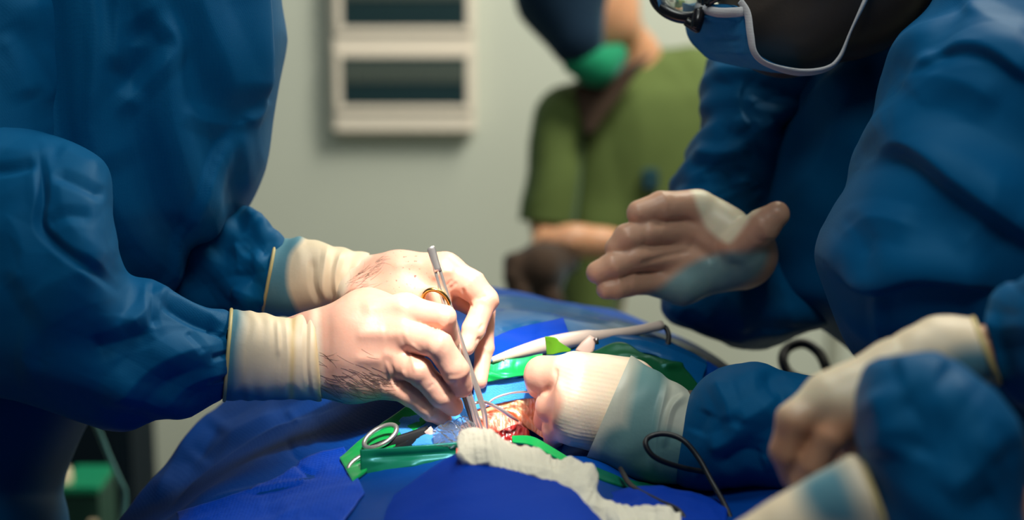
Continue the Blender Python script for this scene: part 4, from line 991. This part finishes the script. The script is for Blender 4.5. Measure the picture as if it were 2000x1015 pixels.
patch('undershirt', [(1120,168,DD-.14),(1190,150,DD-.16),(1275,105,DD-.15)], [(1142,254,DD-.155),(1150,262,DD-.16),(1162,252,DD-.16)], 'scrub_inner', sd, thick=0.01, amp=0.5, nu=30, nv=20)
body_mesh('body', sd, [[(1210,60,DD-.06,45),(1240,110,DD-.03,48),(1250,300,DD,100),(1180,480,DD,60),(1150,700,DD,50),(1150,1000,DD,50)],
    [(1125,1000,DD,40),(1125,1800,DD,30)], [(1170,1000,DD,40),(1170,1800,DD,30)],
    [(1090,230,DD-.06,40),(1072,430,DD-.10,36),(1060,520,DD-.22,28),(1030,520,DD-.28,26)],
    [(1470,230,DD-.06,40),(1460,440,DD-.10,36),(1300,500,DD-.24,30),(1180,475,DD-.30,30),(1120,470,DD-.32,32),(1070,470,DD-.33,24)]], 'skin_d', 0.012,
    ells=[((1165,15,DD-.08), I3, (0.075, 0.085, 0.105)), ((1222,50,DD-.12), I3, (0.022, 0.022, 0.034))], k=0.02)
D2, V_, F_ = make_hand('glove', sd, [[(1095,505,DD-.32,38),(1050,522,DD-.36,44),(1025,530,DD-.36,36)]], [[(1025,515,DD-.36,28),(1003,512,DD-.38,20),(998,540,DD-.39,17)], [(1035,545,DD-.36,28),(1008,560,DD-.38,21),(1025,582,DD-.39,16)], [(1070,545,DD-.35,34),(1065,570,DD-.36,26),(1085,588,DD-.37,18)]], 'skin_dark', 0.005, label='dark gloved hand')
D2.data.materials.clear(); D2.data.materials.append(MATS['cap_brown'] if 'cap_brown' in MATS else MATS['scrub_inner'])
body_mesh('surgical_cap', sd, [[(1098,0,DD-.14,92),(1126,78,DD-.17,56)], [(1100,-60,DD-.12,98),(1150,-60,DD-.10,92)]], 'cap_navy', 0.012)
body_mesh('face_mask', sd, [[(1118,118,DD-.17,26),(1165,130,DD-.17,34),(1205,108,DD-.14,26)]], 'mask_green', 0.010)
pc = P(1270, 350, DD - .14)
mesh_obj('name_badge', *box(pc, (0.028, 0.02, 0.034), 0.004), 'cabinet_teal', sd, smooth=False)

# ================================================================== instruments
def at(x, y, d): return P(x, y, d)
# tissue forceps: two spring arms joined at the top
fo = empty('tissue_forceps', at(948, 838, 1.425), 'long steel tissue forceps standing in the incision, flat slotted end up', 'forceps')
def blade(pts, wid, thk, side):
    """flat tapering strip along world pts; wid lies across the view, thk along it"""
    pts = np.asarray(pts); m = len(pts); V = []
    T = np.gradient(pts, axis=0); T /= np.linalg.norm(T, axis=1)[:, None]
    for k in range(m):
        v = pts[k] - CAM; v /= np.linalg.norm(v); s = np.cross(T[k], v); s /= np.linalg.norm(s); n = np.cross(s, T[k])
        w_, t_ = wid[k], thk[k]; c = 0.35
        for (a, b) in ((-1, -1 + c), (-1 + c, -1), (1 - c, -1), (1, -1 + c), (1, 1 - c), (1 - c, 1), (-1 + c, 1), (-1, 1 - c)):
            V.append(pts[k] + s * w_ * a + n * t_ * b)
    F = grid_faces(m, 8, True).tolist(); F.append(tuple(range(7, -1, -1))); F.append(tuple(range((m-1)*8, m*8)))
    return np.array(V), F
def path(pts, n): return catmull([at(*p) for p in pts], n)
FP = [(842,484,1.413),(853,522,1.413),(872,590,1.414),(893,662,1.416),(915,735,1.419),(934,795,1.422),(946,840,1.425)]
n = 40
base = path(FP, n)
gap = np.interp(np.linspace(0, 1, n), [0, .12, .18, .5, .85, 1], [0, 0, .0007, .0012, .0015, .0005])
W = np.interp(np.linspace(0, 1, n), [0, .04, .15, .5, .75, .9, 1], [.0010, .0015, .0013, .0017, .0025, .0023, .0013])
v = base - CAM; v /= np.linalg.norm(v, axis=1)[:, None]; T = np.gradient(base, axis=0); T /= np.linalg.norm(T, axis=1)[:, None]; S = np.cross(T, v)
for sgn in (-1, 1):
    mesh_obj('arm', *blade(base + S * (sgn * (gap + W))[:, None], W, W * 0.9, sgn), 'steel', fo)
mesh_obj('spring_end', *blade(path([(840,482,1.413),(843,488,1.413),(849,508,1.413),(856,530,1.413)], 12), np.interp(np.linspace(0,1,12), [0,.2,1], [.0022,.0036,.0030]), np.full(12, .0020), 0), 'steel', fo)
# needle holder with gold finger ring
nh = empty('needle_holder', at(916, 838, 1.42), 'needle holder with gold finger rings held in the near hand', 'needle holder')
mesh_obj('shank', *blade(path([(880,600,1.425),(888,650,1.42),(898,700,1.415),(905,740,1.413)], 16), np.full(16, .0022), np.full(16, .0020), 0), 'steel', nh)
mesh_obj('shank', *blade(path([(872,640,1.44),(884,680,1.43),(897,720,1.42),(907,748,1.415)], 16), np.full(16, .0022), np.full(16, .0020), 0), 'steel', nh)
mesh_obj('box_joint', *blade(path([(903,735,1.414),(908,752,1.415),(912,770,1.416)], 10), np.interp(np.linspace(0,1,10), [0,.5,1], [.0035,.0050,.0042]), np.full(10, .0030), 0), 'steel', nh)
mesh_obj('jaw', *blade(path([(903,755,1.416),(912,790,1.418),(925,838,1.421)], 12), np.linspace(.0030, .0018, 12), np.linspace(.003, .0018, 12), 0), 'steel_dark', nh)
mesh_obj('jaw', *blade(path([(911,760,1.416),(921,795,1.418),(932,838,1.421)], 12), np.linspace(.0026, .0016, 12), np.linspace(.003, .0018, 12), 0), 'steel', nh)
rp = [at(853 + 27*math.cos(a_) + 3*math.sin(a_), 596 + 30*math.sin(a_) + 6*math.cos(a_), 1.416 + .006*math.sin(a_)) for a_ in np.linspace(0, 2*np.pi, 13)[:-1]]
mesh_obj('finger_ring', *tube(rp, .0018, 12, 60, True), 'gold', nh)
rp = [at(846 + 22*math.cos(a_), 640 + 22*math.sin(a_), 1.455 + .006*math.sin(a_)) for a_ in np.linspace(0, 2*np.pi, 13)[:-1]]
mesh_obj('finger_ring', *tube(rp, .0024, 12, 60, True), 'gold', nh)
# clamp lying left of the incision
cl = empty('clamp', on_drape(790, 860), 'steel ring-handled clamp with black shanks lying left of the incision', 'clamp')
def ell(cx, cy, rx, ry, rot, lift, n=14):
    out = []
    for a_ in np.linspace(0, 2*np.pi, n + 1)[:-1]:
        x, y = rx*math.cos(a_), ry*math.sin(a_); c, s = math.cos(rot), math.sin(rot)
        p = on_drape(cx + x*c - y*s, cy + x*s + y*c, 0); out.append(np.array([p[0], p[1], p[2] + lift]))
    return np.array(out)
def dl(x, y, l):
    p = on_drape(x, y, 0); return np.array([p[0], p[1], p[2] + l])
def lie(x, y, d): return P(x, y, d)
d1 = min(depth_at(742, 853), depth_at(742, 870)) - 0.012
ring1 = [lie(743 + 33*math.cos(a_)*0.95 - 10*math.sin(a_)*0.4, 852 - 12*math.cos(a_) + 19*math.sin(a_), d1 - .008*math.sin(a_)) for a_ in np.linspace(0, 2*np.pi, 15)[:-1]]
mesh_obj('finger_ring', *tube(ring1, .0021, 10, 70, True), 'steel', cl)
d2 = min(depth_at(700, 910), 1.385) - 0.010
ring2 = [lie(707 + 26*math.cos(a_) - 4*math.sin(a_), 906 - 9*math.cos(a_) + 17*math.sin(a_), d2 - .008*math.sin(a_)) for a_ in np.linspace(0, 2*np.pi, 15)[:-1]]
mesh_obj('finger_ring', *tube(ring2, .0021, 10, 70, True), 'steel', cl)
mesh_obj('shank', *blade(path([(722,873,d1-.004),(752,868,d1-.004),(790,861,d1),(838,850,d1+.008)], 20), np.interp(np.linspace(0,1,20), [0,.3,1], [.0016,.004,.0080]), np.full(20, .0025), 0), 'black_steel', cl)
mesh_obj('shank', *blade(path([(728,902,d2-.002),(770,880,d2),(810,862,d1),(838,850,d1+.010)], 20), np.full(20, .003), np.full(20, .0025), 0), 'black_steel', cl)
mesh_obj('box_joint', *blade(path([(834,838,d1+.008),(842,850,d1+.008),(842,868,d1+.006)], 10), np.full(10, .0040), np.full(10, .0035), 0), 'pencil_button', cl)
# cautery pencil
pe = empty('cautery_pencil', at(1120, 668, 1.475), 'pinkish white cautery pencil lying across the green sheet', 'cautery pencil')
A_, B_ = at(960, 703, 1.465), at(1292, 635, 1.56)
def along(t, dx=0, dy=0): 
    q = A_ + (B_ - A_) * t; return q
tt = [0, .03, .12, .25, .33, .45, .55, .62, .80, 1.0]; rr_ = [.0026, .0030, .0048, .0066, .0072, .0072, .0068, .0052, .0046, .0044]
mesh_obj('barrel', *tube([along(t) + np.array([0, 0, .0035*math.sin(math.pi*min(1,t*1.3))]) for t in tt], rr_, 20, 70), 'pencil_plastic', pe)
mesh_obj('tip', *tube([at(945, 707, 1.463), along(.01)], [.0012, .0022], 12), 'pencil_tip', pe)
mesh_obj('collar', *tube([along(.055), along(.06)], [.0040, .0041], 20), 'pencil_button', pe)
mesh_obj('switch', *blade(path([(1138,692,1.490),(1148,675,1.492),(1157,658,1.495)], 10), np.interp(np.linspace(0,1,10), [0,.5,1], [.0075,.0062,.0030]), np.full(10, .0012), 0), 'pencil_button', pe)
mesh_obj('switch_pin', *tube([at(1163, 660, 1.493), at(1167, 672, 1.493)], [.0022, .0015], 10), 'steel_dark', pe)
mesh_obj('cord', *tube([along(.985), at(1300, 640, 1.56), at(1306, 655, 1.555), at(1303, 676, 1.545), at(1290, 697, 1.535), at(1272, 712, 1.525), at(1255, 735, 1.52)], .0024, 10, 60), 'rubber_black', pe)
patch('clip', [(1064,657,1.462),(1085,659,1.458),(1094,668,1.458),(1116,682,1.460)], [(1068,693,1.464),(1080,692,1.458),(1096,688,1.458),(1114,686,1.460)], 'leaf_green', pe, thick=0.001, amp=0.8, scale=60, nu=30, nv=16, label='green tape tab')
# black cord looping over the cuff
bc = [at(1500,945,1.40), at(1400,925,1.365), at(1330,912,1.345), at(1280,893,1.335), at(1261,868,1.335), at(1270,852,1.34), at(1300,847,1.34), at(1335,860,1.335), at(1365,895,1.33), at(1390,940,1.32), at(1415,985,1.30), at(1432,1030,1.28), at(1440,1100,1.25)]
tag(mesh_obj('black_cord', *tube(bc, .0022, 10, 120), 'rubber_black'), 'black electrical cord looping in front of the gloved fist', 'cord')
bc = [at(1212,915,1.35), at(1235,950,1.31), at(1285,978,1.285), at(1330,1002,1.265), at(1350,1060,1.24)]
tag(mesh_obj('black_cord', *tube(bc, .0022, 10, 60), 'rubber_black'), 'short black cord running beside the white gauze', 'cord')
# gauze
tag(patch('gauze', [(893,858,1.300),(905,840,1.300),(950,838,1.295),(1000,858,1.29),(1060,885,1.285),(1120,895,1.28),(1165,920,1.27),(1172,960,1.26),(1200,985,1.25),(1260,988,1.24),(1330,1000,1.23)],
      [(896,884,1.262),(912,898,1.26),(960,908,1.255),(1020,922,1.25),(1070,940,1.245),(1092,965,1.24),(1125,992,1.23),(1180,1012,1.225),(1220,1030,1.215),(1270,1040,1.21),(1330,1050,1.205)], 'gauze', thick=0.005, amp=2.4, scale=30, nu=240, nv=60, bulge=0.005, seed=9, jitter=8, amp2=0.6), 'rumpled white gauze strip draped over the foreground towel', 'gauze')
